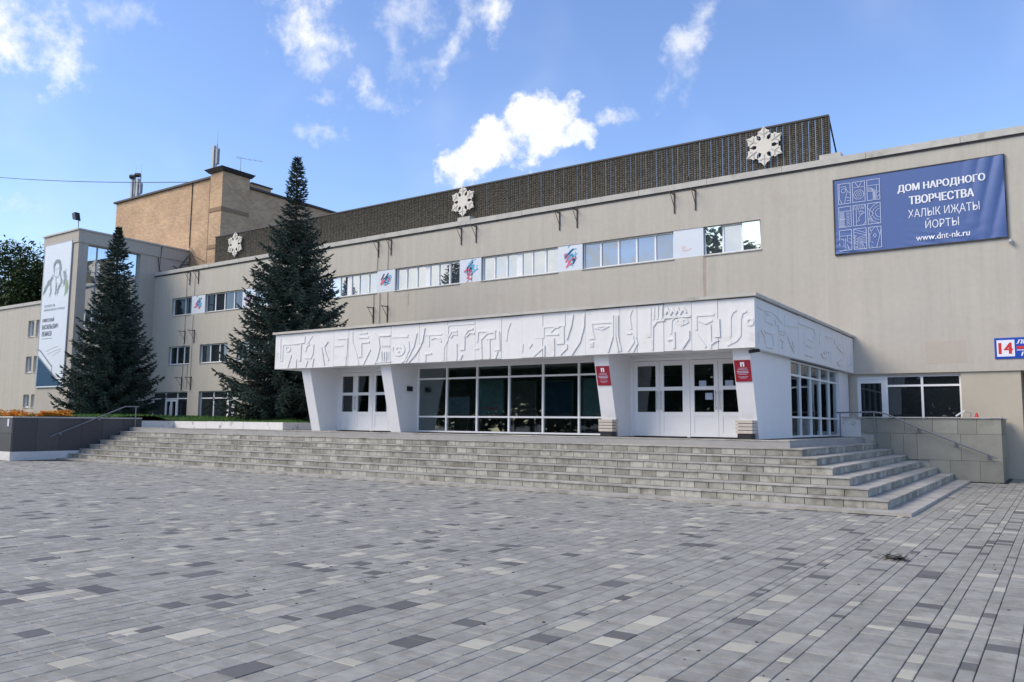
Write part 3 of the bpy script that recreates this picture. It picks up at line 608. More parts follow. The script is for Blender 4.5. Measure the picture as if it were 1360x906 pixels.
# upper ribbon of windows
def even(a, b_, n): return [a+(b_-a)*k/n for k in range(1, n)]
Z0, Z1 = H3[2], H3[3]
def six(a, b_):
    mid = (a+b_)/2; return even(a, mid, 3)+[mid]+even(mid, b_, 3)
window(mbld, F, -11.45, -9.17, Z0, Z1, even(-11.45, -9.17, 3), tilt=(0, 2))
window(mbld, F, -16.95, -12.72, Z0, Z1, even(-16.95, -12.72, 5), glassm='greyglass')
for a, c in ((-22.45, -18.2), (-27.97, -23.75), (-33.5, -29.22), (-39.1, -34.75)): window(mbld, F, a, c, Z0, Z1, six(a, c), post=((a+c)/2,))
window(mbld, F, -44.0, -40.3, Z0, Z1, even(-44.0, -40.3, 4), glassm='darkglass'); window(mbld, F, -47.5, -45.4, Z0, Z1, [-46.2], glassm='darkglass')
r4 = random.Random(21)
for a, c in ((-12.72, -11.45), (-18.2, -16.95), (-23.75, -22.45), (-29.22, -27.97), (-34.75, -33.5), (-40.3, -39.1), (-45.4, -44.0)):
    p = F.box(MB(), a+.004, c-.004, Z0+.004, Z1-.004, .02, .1).build('window_panel', 'sheet', mbld)
    cx, cz = (a+c)/2, (Z0+Z1)/2
    if a == -12.72:
        q = MB(); line(q, F, [(cx-.25, cz-.1), (cx-.22, cz-.27), (cx-.05, cz-.3), (cx+.12, cz-.22)], .05, .018); line(q, F, [(cx-.2, cz-.1), (cx-.1, cz-.2)], .04, .018); q.build('print', 'fade', p); continue
    for m_, n in (('cyan', 20), ('teal', 5), ('pink', 9)):
        q = MB()
        for k in range(n):
            ang = r4.gauss(.75, .45); l = r4.uniform(.1, .42) if m_ != 'pink' else r4.uniform(.08, .26)
            ox = r4.gauss(.05 if m_ != 'pink' else -.12, .14); oz = r4.gauss(.05 if m_ != 'pink' else -.1, .14)
            if m_ == 'teal' and k == 0: ang, l, ox, oz = .72, .6, -.05, .2
            dx, dz = math.cos(ang)*l/2, math.sin(ang)*l/2
            line(q, F, [(cx+ox-dx, cz+oz-dz), (cx+ox+r4.uniform(-.03, .03), cz+oz+r4.uniform(-.03, .03)), (cx+ox+dx, cz+oz+dz)], r4.uniform(.03, .085), .0185-.0005*k-{'cyan': 0, 'teal': .012, 'pink': .016}[m_], .002)
        q.build('print', m_, p)
for a, c, z0, z1 in H2: window(mbld, F, a, c, z0, z1, even(a, c, 3), glassm='darkglass')
def shopfront(a, c, door_a, door_c, pl=F, parent=mbld, z0=1.3, z1=3.36, tz=2.93):
    inner = sorted({x for x in (door_a, door_c) if a+.1 < x < c-.1})
    seg = [a, *inner, c]; us = []
    for s, e in zip(seg, seg[1:]):
        isd = abs(s-door_a) < .01
        n = 1 if isd else max(1, round((e-s)/1.3)); us += even(s, e, n); us.append(e)
    us = us[:-1]; idx = [a, *us].index(door_a)
    window(parent, pl, a, c, z0, z1, us, (tz,), glassm='darkglass', sill=False, d=.16, skip=((idx, 0),))
    leafs = even(door_a, door_c, 2)[0]
    for s, e, hs in ((door_a+.05, leafs, 1), (leafs, door_c-.05, -1)):
        door(parent, pl, s+.01, e-.01, z0+.02, tz-.05, .15, hs, panes=1)
def door(parent, pl, a, c, z0, z1, d, hs, panes=2, panel=None, glassm='darkglass'):
    """one door leaf: frame mesh, glass panes, lower panel, a long pull handle on the side hs"""
    mb = MB(); w = .1 if panes == 1 else .115; pz = z0+.13 if panel is None else panel
    pl.box(mb, a, a+w, z0, z1, d, d+.06); pl.box(mb, c-w, c, z0, z1, d, d+.06)
    pl.box(mb, a+w, c-w, z1-.13, z1, d+.002, d+.058); pl.box(mb, a+w, c-w, z0, z0+.1, d+.002, d+.058)
    hz = [z0+.1, z1-.13]
    if panel is not None: pl.box(mb, a+w, c-w, panel-.06, panel+.06, d+.002, d+.058)
    lo = panel+.06 if panel is not None else z0+.1
    cuts = [lo, z1-.13]
    if panes == 2:
        mid = (lo+z1-.13)/2; pl.box(mb, a+w, c-w, mid-.05, mid+.05, d+.002, d+.058); cuts = [lo, mid-.05, mid+.05, z1-.13]
    o = mb.build('door', 'plastic', parent)
    for k in range(0, len(cuts), 2): pl.box(MB(), a+w-.003, c-w+.003, cuts[k]-.003, cuts[k+1]+.003, d+.025, d+.037).build('pane', glassm, o)
    if panel is not None: pl.box(MB(), a+w-.003, c-w+.003, z0+.097, panel-.057, d+.015, d+.045).build('door_panel', 'plastic', o)
    hx = c-w*.5 if hs > 0 else a+w*.5; hz0 = z0+.62 if panes == 1 else lo+.05
    h = MB().tube([pl.p(hx, hz0, d-.06), pl.p(hx, hz0+.52, d-.06)], .016, 8); h.tube([pl.p(hx, hz0+.06, d-.06), pl.p(hx, hz0+.06, d+.002)], .01); h.tube([pl.p(hx, hz0+.46, d-.06), pl.p(hx, hz0+.46, d+.002)], .01)
    h.build('handle', 'plastic' if panes == 1 else 'antenna', o)
    return o
shopfront(-49.3, -45.33, -47.9, -46.6); shopfront(-44.16, -40.3, -41.5, -40.3); shopfront(-38.9, -34.86, -38.9, -37.35); shopfront(-33.9, -29.8, -31.2, -29.9)
# door and window in the lower wall on the right
window(mbld, G, -5.02, -2.72, 1.3, 3.36, [-3.89], (3.0,), glassm='darkglass', d=.1, sill=False)
f = MB(); G.box(f, -5.95, -5.02, 3.235, 3.36, .1, .2); G.box(f, -5.95, -5.935, 1.3, 3.23, .1, .2); G.box(f, -5.055, -5.02, 1.3, 3.23, .1, .2); f.build('door_frame', 'plastic', mbld)
door(mbld, G, -5.93, -5.06, 1.305, 3.23, .1, 1, panes=1)
MB().box(-3.72, -2.5, FY-.004, FY-.001, 3.72, 4.45).build('wall_patch', 'patch', mbld)
for xx, za, zb, w in ((-11.42, 5.6, 8.2, .13), (-27.0, 7.4, 8.1, .1)):
    q = MB(); rs = random.Random(int(za*10)); pts = [(xx-w/2, zb)]
    n = 9
    L_ = [(xx-w/2+rs.uniform(-.05, .05)*w*3, zb-(zb-za)*k/n) for k in range(n+1)]; R_ = [(xx+w/2+rs.uniform(-.05, .05)*w*3, zb-(zb-za)*k/n) for k in range(n+1)]
    L_[-1] = R_[-1] = (xx, za)
    for k in range(n): q.face(F.p(*L_[k+1], -.002), F.p(*R_[k+1], -.002), F.p(*R_[k], -.002), F.p(*L_[k], -.002))
    q.build('stain', 'stain', mbld)
# wall brackets and conduits
def bracket(x, z):
    h = .85; mb = MB().box(x-.02, x+.02, FY-.05, FY-.004, z-h, z); mb.box(x-.018, x+.018, FY-.5, FY-.05, z-.09, z-.05)
    mb.tube([(x, FY-.03, z-.6), (x, FY-.42, z-.09)], .014, 5); mb.build('wall_bracket', 'rust', mbld)
for ax in (-12.2, -17.65, -23.2, -28.7, -45.2):
    bracket(ax-.45, 11.0); bracket(ax+.45, 11.0)
for ax, z in ((-28.9, 7.55), (-45.4, 7.25), (-45.5, 4.3)): bracket(ax-.5, z); bracket(ax+.5, z)
for x, za, zb in ((-29.38, 4.8, 8.25), (-28.95, 5, 8.25), (-28.4, 4.8, 8.25), (-29.2, 9.45, 11), (-28.45, 9.45, 11), (-45.95, 3.4, 11), (-45.45, 3.5, 5.1), (-45.1, 3.4, 8.2), (-45.1, 9.45, 11)):
    MB().tube([(x, FY-.03, zb), (x+.02, FY-.03, (za+zb)/2), (x, FY-.03, za)], .011, 5).build('conduit', 'rust', mbld)

# ================================================================== ENTRANCE PORTICO
PC = 19.0; C = PY(PC); SX = PX(-6.0)
po = thing('entrance_portico', (-14.5, 19.5, ZP), 'white portico with relief frieze, slanted piers and glass doors', 'portico')
seams = [-23.5, -21.9, -20.45, -19.74, -17.81, -16.6, -15.48, -14.4, -13.44, -12.72, -12.01, -10.64, -9.59, -9.09, -8.34, -7.59, -6.91, -6.0]
for k, (a, c) in enumerate(zip(seams, seams[1:])):
    dd = rnd.uniform(0, .014)
    p = MB().box(a+.006, c-(.006 if k < 16 else 0), PC+dd, PC+.15, 3.45+rnd.uniform(-.012, .012), 4.68+rnd.uniform(-.012, .012)).build('fascia_panel', 'frieze', po)
    q = MB(); n = 0
    for pl_ in RELIEF_FRONT:
        cx = sum(u for u, v in pl_)/len(pl_)
        if a <= cx < c:
            q = MB(); line(q, C, pl_, .05, dd-.0005*(n % 9), .016+.0011*(n % 9)); q.build('relief_band', 'frieze', p); n += 1
ys = [19.152, 21.0, 22.9, 24.8, 26.7, 28.4, 29.99]
for k, (a, c) in enumerate(zip(ys, ys[1:])):
    dd = rnd.uniform(0, .012)
    p = MB().box(-6.15, -6.0-dd, a, c-.008, 3.45+rnd.uniform(-.01, .01), 4.68+rnd.uniform(-.01, .01)).build('fascia_panel', 'frieze', po)
    q = MB(); n = 0
    for pl_ in RELIEF_SIDE:
        cx = sum(u for u, v in pl_)/len(pl_)
        if a <= cx < c or (k == 0 and cx < a): line(q, SX, [(max(u, 19.17), v) for u, v in pl_], .05, dd-.0005*(n % 9), .024+.001*(n % 9)); q.build('relief_band', 'frieze', p); q = MB(); n += 1
MB().box(-23.5, -23.35, 19.152, 29.99, 3.45, 4.68).build('fascia_panel', 'frieze', po)
e = MB().box(-23.58, -5.93, PC-.07, PC+.2, 4.70, 4.775); e.box(-6.17, -5.93, PC+.2, 29.98, 4.70, 4.775); e.box(-23.58, -23.3, PC+.2, 29.98, 4.70, 4.775); e.build('roof_edge', 'coping', po)
e = MB().box(-23.3, -6.17, PC+.2, 29.98, 4.66, 4.74).build('roof', 'darkmetal', po)
e = MB().box(-23.345, -6.155, PC+.155, 29.98, 3.52, 3.6).build('soffit', 'white', po)
# slanted piers: wide at the top, cut back towards the foot
for x0, x1 in ((-22.3, -21.86), (-18.46, -18.02), (-10.5, -10.06), (-6.64, -6.2)):
    yb = 20.66 if x1 < -7 else 22.75
    q = MB(); q.hexa([(x0, 19.8, ZP), (x1, 19.8, ZP), (x1, yb, ZP), (x0, yb, ZP)], [(x0, 19.2, 3.515), (x1, 19.2, 3.515), (x1, yb, 3.515), (x0, yb, 3.515)])
    q.build('pier', 'white', po)
GY = 20.6; L = PY(GY)
MB().box(-22.3, -22.12, 20.665, 29.98, ZP, 3.515).build('side_wall', 'white', po)
MB().box(-6.38, -6.2, 28.55, 29.98, ZP, 3.515).build('side_wall', 'white', po)
xs = even(-18.02, -10.5, 6)
window(po, L, -18.02, -10.5, ZP+.01, 3.44, xs, (1.78, 3.04), glassm='glass', d=0, fr=.05, sill=False)
L.box(MB(), -22.1, -6.4, 3.445, 3.515, .01, .1).build('lintel', 'white', po)
for a, c in ((-21.86, -18.46), (-10.06, -6.64)):
    f = MB(); L.box(f, a, a+.08, ZP, 3.44, 0, .09); L.box(f, c-.08, c, ZP, 3.44, 0, .09); L.box(f, a+.08, c-.08, 3.36, 3.44, .002, .088)
    mid = (a+c)/2; L.box(f, mid-.045, mid+.045, ZP, 3.36, .002, .088); f.build('door_frame', 'plastic', po)
    for s, e in ((a+.085, mid-.05), (mid+.05, c-.085)):
        md = (s+e)/2
        door(po, L, s, md-.004, ZP+.02, 3.35, .012, 1, 2, ZP+.62, 'glass'); door(po, L, md+.004, e, ZP+.02, 3.35, .012, -1, 2, ZP+.62, 'glass')
S = PX(-6.22)
window(po, S, 22.76, 28.54, ZP+.01, 3.44, even(22.76, 28.54, 5), (1.84, 3.03), glassm='glass', d=.03, fr=.05, sill=False)
# lobby inside
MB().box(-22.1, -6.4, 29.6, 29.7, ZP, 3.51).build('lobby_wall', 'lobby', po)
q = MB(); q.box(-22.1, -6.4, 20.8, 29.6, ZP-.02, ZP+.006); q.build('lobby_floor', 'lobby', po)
for a, c in ((22.95, 23.6), (25.0, 25.35), (26.6, 28.3)):
    q = MB(); n = int((c-a)/.05)
    for k in range(n):
        y0 = a+(c-a)*k/n; y1 = a+(c-a)*(k+1)/n; o0 = .05*math.sin(k*1.7); o1 = .05*math.sin((k+1)*1.7)
        q.hexa([(-6.6+o0, y0, ZP+.1), (-6.6+o1, y1, ZP+.1), (-6.61+o1, y1, ZP+.1), (-6.61+o0, y0, ZP+.1)], [(-6.6+o0, y0, 3.4), (-6.6+o1, y1, 3.4), (-6.61+o1, y1, 3.4), (-6.61+o0, y0, 3.4)])
    q.build('curtain', 'curtain', po)
# boards with posters in the lobby
for k, (x0, x1, z0, z1, m_, lab) in enumerate((
  (-17.4, -16.5, 1.86, 2.45, 'paper', 'small bluish poster board behind the second lobby pane'),
  (-16.06, -15.1, 1.86, 3.0, 'poster', 'pale teal poster with a drawn figure behind the third lobby pane'),
  (-14.75, -13.85, 1.86, 2.9, 'lobby', 'dark poster board behind the fourth lobby pane'),
  (-13.5, -12.5, 1.86, 2.9, 'teal', 'dark blue poster board behind the fifth lobby pane'),
  (-12.1, -11.2, 1.86, 2.95, 'poster', 'greyish teal poster board behind the sixth lobby pane'))):
    t = thing('poster_board', ((x0+x1)/2, 21.5, ZP), lab, 'poster', 'posters in the lobby')
    Q = PY(21.5); Q.box(MB(), x0, x1, z0, z1, 0, .03).build('sheet', m_, t)
    f = MB(); Q.box(f, x0-.03, x0, z0-.03, z1+.03, -.01, .04); Q.box(f, x1, x1+.03, z0-.03, z1+.03, -.01, .04); Q.box(f, x0, x1, z1, z1+.03, -.01, .04); Q.box(f, x0, x1, z0-.03, z0, -.01, .04); f.build('frame', 'steel', t)
    for xx in (x0+.05, x1-.05): Q.box(MB(), xx-.015, xx+.015, ZP+.01, z0-.03, 0, .03).build('leg', 'steel', t)
    if k == 1:
        q = MB(); line(q, Q, [(x0+.3, 2.15), (x0+.4, 2.45), (x0+.55, 2.7), (x0+.62, 2.5), (x0+.5, 2.3), (x0+.7, 2.2)], .07, -.001, .003); q.build('print', 'ink_soft', t)
        q = MB(); line(q, Q, [(x0+.25, 2.1), (x0+.5, 2.06), (x0+.75, 2.1)], .06, -.001, .003); q.build('print', 'pink', t)
# plaques, bins, papers, camera, vent
for k, (xc, zc, w, lab) in enumerate(((-10.27, 2.9, .4, 'red name plaque on the pier beside the window wall'), (-6.42, 2.925, .4, 'red name plaque on the pier at the right corner'))):
    Q = PS(19.8, 1.26, .6/2.255); t = thing('name_plaque', (xc, 19.36, zc), lab, 'plaque', 'red plaques on the piers')
    Q.box(MB(), xc-w/2, xc+w/2, zc-.26, zc+.26, -.02, .005).build('plate', 'red', t)
    q = MB(); Q.box(q, xc-.05, xc-.012, zc+.1, zc+.21, -.024, -.0205); Q.box(q, xc+.012, xc+.05, zc+.1, zc+.21, -.024, -.0205); Q.box(q, xc-.012, xc+.012, zc+.17, zc+.2, -.024, -.0205); q.build('emblem', 'print_w', t)
    q = MB(); r5 = random.Random(3)
    for i, (zz, ww) in enumerate(((.06, .2), (.03, .26), (-.02, .3), (-.055, .28), (-.09, .22), (-.15, .24), (-.18, .16))):
        x = xc-ww/2
        while x < xc+ww/2-.02:
            l = r5.uniform(.012, .03); Q.box(q, x, x+l, zc+zz, zc+zz+(.018 if i in (2, 3) else .011), -.0225, -.0205); x += l+.007
    q.build('lettering', 'print_pale', t)
for k, (xc, yc, lab) in enumerate(((-10.2, 19.5, 'striped concrete litter bin at the foot of the pier beside the window wall'), (-6.42, 19.5, 'striped concrete litter bin at the foot of the corner pier'))):
    t = thing('litter_bin', (xc, yc, ZP), lab, 'bin', 'litter bins at the entrance')
    MB().box(xc-.17, xc+.17, yc-.15, yc+.15, ZP, ZP+.13).build('base', 'black', t)
    for i in range(4):
        z = ZP+.132+i*.084; w = .2+.004*(i % 2)
        q = MB(); q.hexa([(xc-w, yc-w+.03, z+.006), (xc+w, yc-w+.03, z+.006), (xc+w, yc+w-.03, z+.006), (xc-w, yc+w-.03, z+.006)], [(xc-w-.008, yc-w+.022, z+.076), (xc+w+.008, yc-w+.022, z+.076), (xc+w+.008, yc+w-.022, z+.076), (xc-w-.008, yc+w-.022, z+.076)]); q.build('band', 'beige', t)
    MB().box(xc-.16, xc+.16, yc-.13, yc+.13, ZP+.13, ZP+.46).build('liner', 'rust', t)
for xc, zc, w, h, lab in ((-7.95, 2.70, .2, .16, 'paper notice on the left leaf of the right door pair'), (-7.22, 2.69, .22, .17, 'paper notice on the far right door leaf'), (-7.78, 2.36, .2, .18, 'paper notice low beside the door handle')):
    t = PY(GY+.03).box(MB(), xc-w/2, xc+w/2, zc-h/2, zc+h/2, 0, .003).build('paper_notice', 'paper', None, (xc, GY+.03, zc)); tag(t, lab, 'notice')
t = thing('security_camera', (-6.1, 19.25, 3.4), 'small dark security camera under the frieze corner', 'camera')
MB().tube([(-6.12, 19.25, 3.51), (-6.12, 19.25, 3.4)], .02).build('mount', 'black', t); MB().tube([(-6.2, 19.16, 3.37), (-6.0, 19.32, 3.41)], .04, 8).build('housing', 'black', t)
t = tag(MB().box(-18.018, -17.97, 20.05, 20.3, 2.62, 2.78).build('junction_box', 'black', None, (-18, 20.2, 2.7)), 'small black box on the pier left of the window wall', 'box')
t = thing('floor_stand', (-2.55, 28.5, 1.31), 'white tilted stand top behind the clad wall by the window', 'stand')
MB().hexa([(-2.75, 28.4, 1.93), (-2.5, 28.4, 2.1), (-2.5, 28.5, 2.1), (-2.75, 28.5, 1.93)], [(-2.77, 28.4, 1.97), (-2.52, 28.4, 2.14), (-2.52, 28.5, 2.14), (-2.77, 28.5, 1.97)]).build('top', 'plastic', t)
MB().tube([(-2.5, 28.45, 2.08), (-2.35, 28.45, 2.06), (-2.35, 28.45, 1.31)], .012).build('frame', 'steel', t); MB().tube([(-2.7, 28.45, 1.95), (-2.7, 28.45, 1.31)], .012).build('frame', 'steel', t)
t = thing('warning_cone', (-2.2, 28.5, 1.31), 'small red cone peeking over the clad wall', 'cone')
MB().tube([(-2.2, 28.5, 1.34), (-2.2, 28.5, 2.05)], .24, 10, .02).build('cone', 'signred', t); MB().box(-2.46, -1.94, 28.24, 28.76, 1.31, 1.34).build('base', 'black', t)

# ================================================================== ROOF SCREEN AND SNOWFLAKES
SY = 30.55
rs = thing('roof_screen', (-25, SY, 11.3), 'long dark lattice screen of vertical slats on the roof', 'screen')
sx0, sx1, sz0, sz1 = -44.0, -6.72, 11.42, 13.14
pitch = .24; n = int((sx1-sx0)/pitch); pitch = (sx1-sx0)/n
hh = sz1-sz0; seg = 22; variants = []
for var in range(4):                                 # slats with two staggered toothed ribs on a dark back strip
    sm = MB()
    for s_ in (-1, 1):
        for k in range(-1, seg+1):
            off = hh/seg*(.25*var+(.5 if s_ > 0 else 0)); z0 = max(0, hh*k/seg+off); z1 = min(hh, hh*(k+.78)/seg+off); a = .012 if s_ > 0 else -.092; c = .092 if s_ > 0 else -.012
            if z1-z0 < .02: continue
            zm = z0+(z1-z0)*.4
            v = [(a, 0, z0), (c, 0, z0), (a+.015, -.06, zm), (c-.015, -.06, zm), (a, 0, z1), (c, 0, z1)]
            i = len(sm.v); sm.v += v; sm.f += [(i, i+1, i+3, i+2), (i+2, i+3, i+5, i+4), (i, i+2, i+4), (i+1, i+5, i+3)]; sm.mi += [0]*4
    sm.cur = 1; sm.box(-.111, .111, .001, .03, 0, hh)
    variants.append(sm.mesh('slat', ['slat', 'slat_back']))
for k in range(n):
    o = bpy.data.objects.new('slat', rnd.choice(variants)); col.objects.link(o); o.parent = rs
    o.location = (sx0+pitch*(k+.5)+25, rnd.uniform(-.006, .006), sz0-11.3); o.rotation_euler = (0, rnd.uniform(-.002, .002), rnd.uniform(-.02, .02))
MB().box(sx0, sx1+.03, SY-.06, SY+.06, sz1+.002, sz1+.07).build('top_rail', 'darkmetal', rs)
MB().box(sx0, sx1+.03, SY-.03, SY+.12, sz0-.14, sz0-.004).build('bottom_rail', 'darkmetal', rs)
MB().box(sx1+.0, sx1+.05, SY-.05, SY+.05, sz0-.2, sz1).build('end_post', 'darkmetal', rs)
for k in range(13):
    x = sx1-.0-k*3.0; MB().tube([(x, SY+.08, sz1), (x, SY+2.3, 11.0)], .03, 5).build('brace', 'darkmetal', rs)
def snowflake(x, z, lab):
    t = thing('snowflake', (x, SY-.2, z), lab, 'snowflake', 'snowflake decorations on the roof screen')
    Q = PY(SY-.2)
    P = [(x+.34*math.cos(R(30+60*k)), z+.34*math.sin(R(30+60*k))) for k in range(6)]
    MB().hexa([Q.p(u, v, .06) for u, v in P], [Q.p(u, v, 0) for u, v in P]).build('hub', 'flake', t)
    prof = [(.1, .27), (.13, .39), (.27, .48), (.195, .53), (.22, .6), (.1, .66), (0, .8)]
    poly = prof+[(-a, c) for a, c in reversed(prof[:-1])]
    for k in range(6):
        a = R(60*k); ca, sa = math.cos(a), math.sin(a)
        pts = [(x+u*ca-v*sa, z+u*sa+v*ca) for u, v in poly]
        arm = MB().hexa([Q.p(u, v, .055) for u, v in pts], [Q.p(u, v, .005) for u, v in pts]).build('arm', 'flake', t)
        q = MB(); tf = lambda u, v: (x+u*ca-v*sa, z+u*sa+v*ca)
        line(q, Q, [tf(0, .34), tf(0, .76)], .035, .005, .02); line(q, Q, [tf(-.16, .56), tf(0, .46), tf(.16, .56)], .03, .0045, .018); q.build('rib', 'coping', arm)
    MB().box(x-.03, x+.03, SY-.14, SY-.045, z-.4, z+.4).build('mount', 'darkmetal', t)
snowflake(-41.75, 12.42, 'white snowflake ornament at the far left end of the roof screen')
snowflake(-23.9, 12.45, 'white snowflake ornament in the middle of the roof screen')
snowflake(-9.08, 12.4, 'white snowflake ornament near the right end of the roof screen')

# ================================================================== BLUE BANNER and other signs
def wr(u, v):
    a = (u+6.46)/5.25; h = (v-7.75)/2.7; w = 0
    if a > .74: w += .10*(a-.74)/.26*math.sin(9*a*4.2-h*4.5)*(.45+h*.55)
    k = max(0, 1-h/.38); w += .06*k*math.sin((u*1.3+v*5.2)*2.6)*(.5+.5*math.sin(u*1.7))*(1 if a < .6 else .4)
    return -abs(w)*.9
FB = PY(FY-.05)
bn = thing('blue_banner', (-3.85, FY-.05, 9.1), 'large blue vinyl banner with white lettering high on the facade', 'banner')
q = MB(); NX, NZ = 110, 46
for j in range(NZ+1):
    for i in range(NX+1):
        u = -6.46+5.25*i/NX; v = 7.75+2.71*j/NZ; q.v.append(FB.p(u, v, wr(u, v)))
for j in range(NZ):
    for i in range(NX): k = j*(NX+1)+i; q.f.append((k, k+1, k+NX+2, k+NX+1)); q.mi.append(0)
o = q.build('sheet', 'blue', bn)
for p in o.data.polygons: p.use_smooth = True
f = MB(); e = .035
FB.box(f, -6.5, -6.465, 7.71, 10.5, -.02, .045); FB.box(f, -1.205, -1.17, 7.71, 10.5, -.02, .045); FB.box(f, -6.464, -1.206, 7.71, 7.745, -.018, .045); FB.box(f, -6.464, -1.206, 10.465, 10.5, -.018, .045); f.build('frame', 'darkmetal', bn)
text('ДОМ НАРОДНОГО', bn, FB, -3.05, 9.80, 2.62, .30, -.012, bold=.022, wrinkle=wr)
text('ТВОРЧЕСТВА', bn, FB, -3.05, 9.36, 1.93, .29, -.012, bold=.022, wrinkle=wr)
text('ХАЛЫК ИҖАТЫ', bn, FB, -3.0, 8.86, 2.13, .34, -.012, wrinkle=wr)
text('ЙОРТЫ', bn, FB, -3.05, 8.49, 1.0, .36, -.012, wrinkle=wr)
text('www.dnt-nk.ru', bn, FB, -3.05, 8.02, 1.6, .21, -.02, bold=.008, wrinkle=wr)
rb = random.Random(4)
def arc(cx, cz, r, a0, a1, n=10): return [(cx+r*math.cos(R(a0+(a1-a0)*k/n)), cz+r*math.sin(R(a0+(a1-a0)*k/n))) for k in range(n+1)]
for r_ in range(3):
    for c_ in range(3):
        x0 = -6.32+c_*.485; z0 = 9.56-r_*.855; w, h = .41, .74
        q = MB(); LN = lambda pts, ww=.016: line(q, FB, [(x0+a*w, z0+b_*h) for a, b_ in pts], ww, -.012, .002, wr)
        LN([(0, 0), (1, 0), (1, 1), (0, 1), (0, 0)], .02)
        m_ = r_*3+c_
        if m_ == 0:
            LN([(.1, 1), (.1, .25), (.3, 0)]); LN([(.2, .85), (.6, .85), (.75, .6), (.55, .15), (.5, 0)]); line(q, FB, arc(x0+.45*w, z0+.65*h, .08, 0, 360), .016, -.012, .002, wr); LN([(.75, .6), (1, .5)]); LN([(.65, .3), (1, .25)]); LN([(.7, .15), (1, .1)])
        elif m_ == 1:
            LN([(0, .72), (1, .72)]); LN([(.2, 1), (.5, .72), (.8, 1)]); line(q, FB, arc(x0+.5*w, z0+.36*h, .17, 0, 360, 14), .016, -.012, .002, wr)
            for k in range(6): line(q, FB, arc(x0+.5*w+.075*math.cos(R(60*k)), z0+.36*h+.075*math.sin(R(60*k)), .042, 0, 360, 7), .012, -.012, .002, wr)
        elif m_ == 2:
            LN([(0, .72), (1, .72)])
            for k in range(4): LN([(0, .62-.06*k), (.3+.05*k, .6-.06*k), (.65-.06*k, .45-.05*k), (.65-.06*k, 0)])
            LN([(.75, .72), (.75, 0)]); LN([(.75, .3), (1, .45)]); LN([(.75, .1), (1, .25)])
        elif m_ == 3:
            for k in range(5): LN([(.1+.08*k, .05), (.1+.08*k, .75)]);
            LN([(0, .78), (1, .78)])
            for k in range(5): line(q, FB, arc(x0+.75*w, z0+(.12+.14*k)*h, .045, 0, 360, 7), .012, -.012, .002, wr)
            LN([(.05, .05), (.55, .05)]); LN([(.05, .4), (.55, .4)])
        elif m_ == 4:
            for k in range(5): LN([(.05+.2*k, .78), (.12+.2*k, 1), (.2+.2*k, .78)])
            LN([(.25, 0), (.25, .78)]); LN([(.35, .7), (.7, .7), (.9, .6), (.6, .5), (.4, .35), (.5, .25), (.3, .2)]); line(q, FB, arc(x0+.6*w, z0+.6*h, .05, 0, 360, 8), .012, -.012, .002, wr); LN([(.8, 0), (1, .2)])
        elif m_ == 5:
            for rr in (.16, .26, .36): line(q, FB, arc(x0+w, z0+.5*h, rr, 100, 260, 10), .016, -.012, .002, wr)
            LN([(0, .8), (.45, .5), (0, .2)]); LN([(.15, .1), (.15, .3)]); LN([(.3, 0), (.3, .3)])
        elif m_ == 6:
            LN([(0, .72), (1, .72)]); LN([(.1, .6), (.35, .55), (.35, 0)]); LN([(.65, .72), (.65, .25), (.8, 0)]); LN([(.5, .6), (.5, 0)]); LN([(.75, .6), (1, .5)]); LN([(.75, .4), (1, .3)])
        elif m_ == 7:
            for k in range(5): LN([(.15*k+.25, 0), (.15*k*.6+.3, .55-.05*k), (1, .65-.1*k)])
            LN([(0, 1), (1, .75)]); LN([(0, .85), (1, .65)])
            for k in range(5): LN([(.02, .05+.13*k), (.2, .12+.13*k), (.02, .18+.13*k)])
        else:
            LN([(.1, 1), (.2, .8), (.55, 1)]); LN([(.65, 1), (.9, .6), (.6, 0)]); LN([(.1, .3), (.1, .7), (.3, .72)]); LN([(.35, .6), (.5, .68), (.62, .58), (.5, .5), (.35, .6)]); LN([(.2, .3), (.35, .25)]); LN([(.9, .6), (1, .9)]); LN([(.15, .1), (.4, 0)])
        q.build('motif', 'print_pale', bn)
t = thing('house_number_sign', (-.6, FY-.03, 4.1), 'blue house number sign with white square at the right edge', 'sign')
Q = PY(FY-.03); zc = 4.14
Q.box(MB(), -1.72, 1.6, 3.8, 4.47, 0, .025).build('plate', 'signblue', t)
Q.box(MB(), -1.66, -1.17, 3.87, 4.40, -.006, -.001).build('number_field', 'print_w', t)
text('14', t, Q, -1.415, 4.135, .36, .36, -.009, 'signred', bold=.02)
Q.box(MB(), -1.12, 1.5, 4.1, 4.19, -.006, -.001).build('stripe', 'signred', t); Q.box(MB(), -1.12, 1.5, 4.05, 4.075, -.006, -.001).build('stripe', 'print_w', t)
text('ЛЕМАЕВА УРАМЫ', t, Q, -.14, 4.33, 1.95, .13, -.004, bold=.02, slant=.2); text('ПР. ЛЕМАЕВА', t, Q, -.2, 3.94, 1.6, .13, -.004, bold=.02, slant=.2)
t = tag(MB().tube([(-1.12, FY-.16, 7.52), (-1.12, FY-.02, 7.62)], .06, 8).build('wall_lamp', 'antenna', None, (-1.12, FY-.1, 7.6)), 'small grey fitting below the lower right corner of the blue banner', 'lamp')

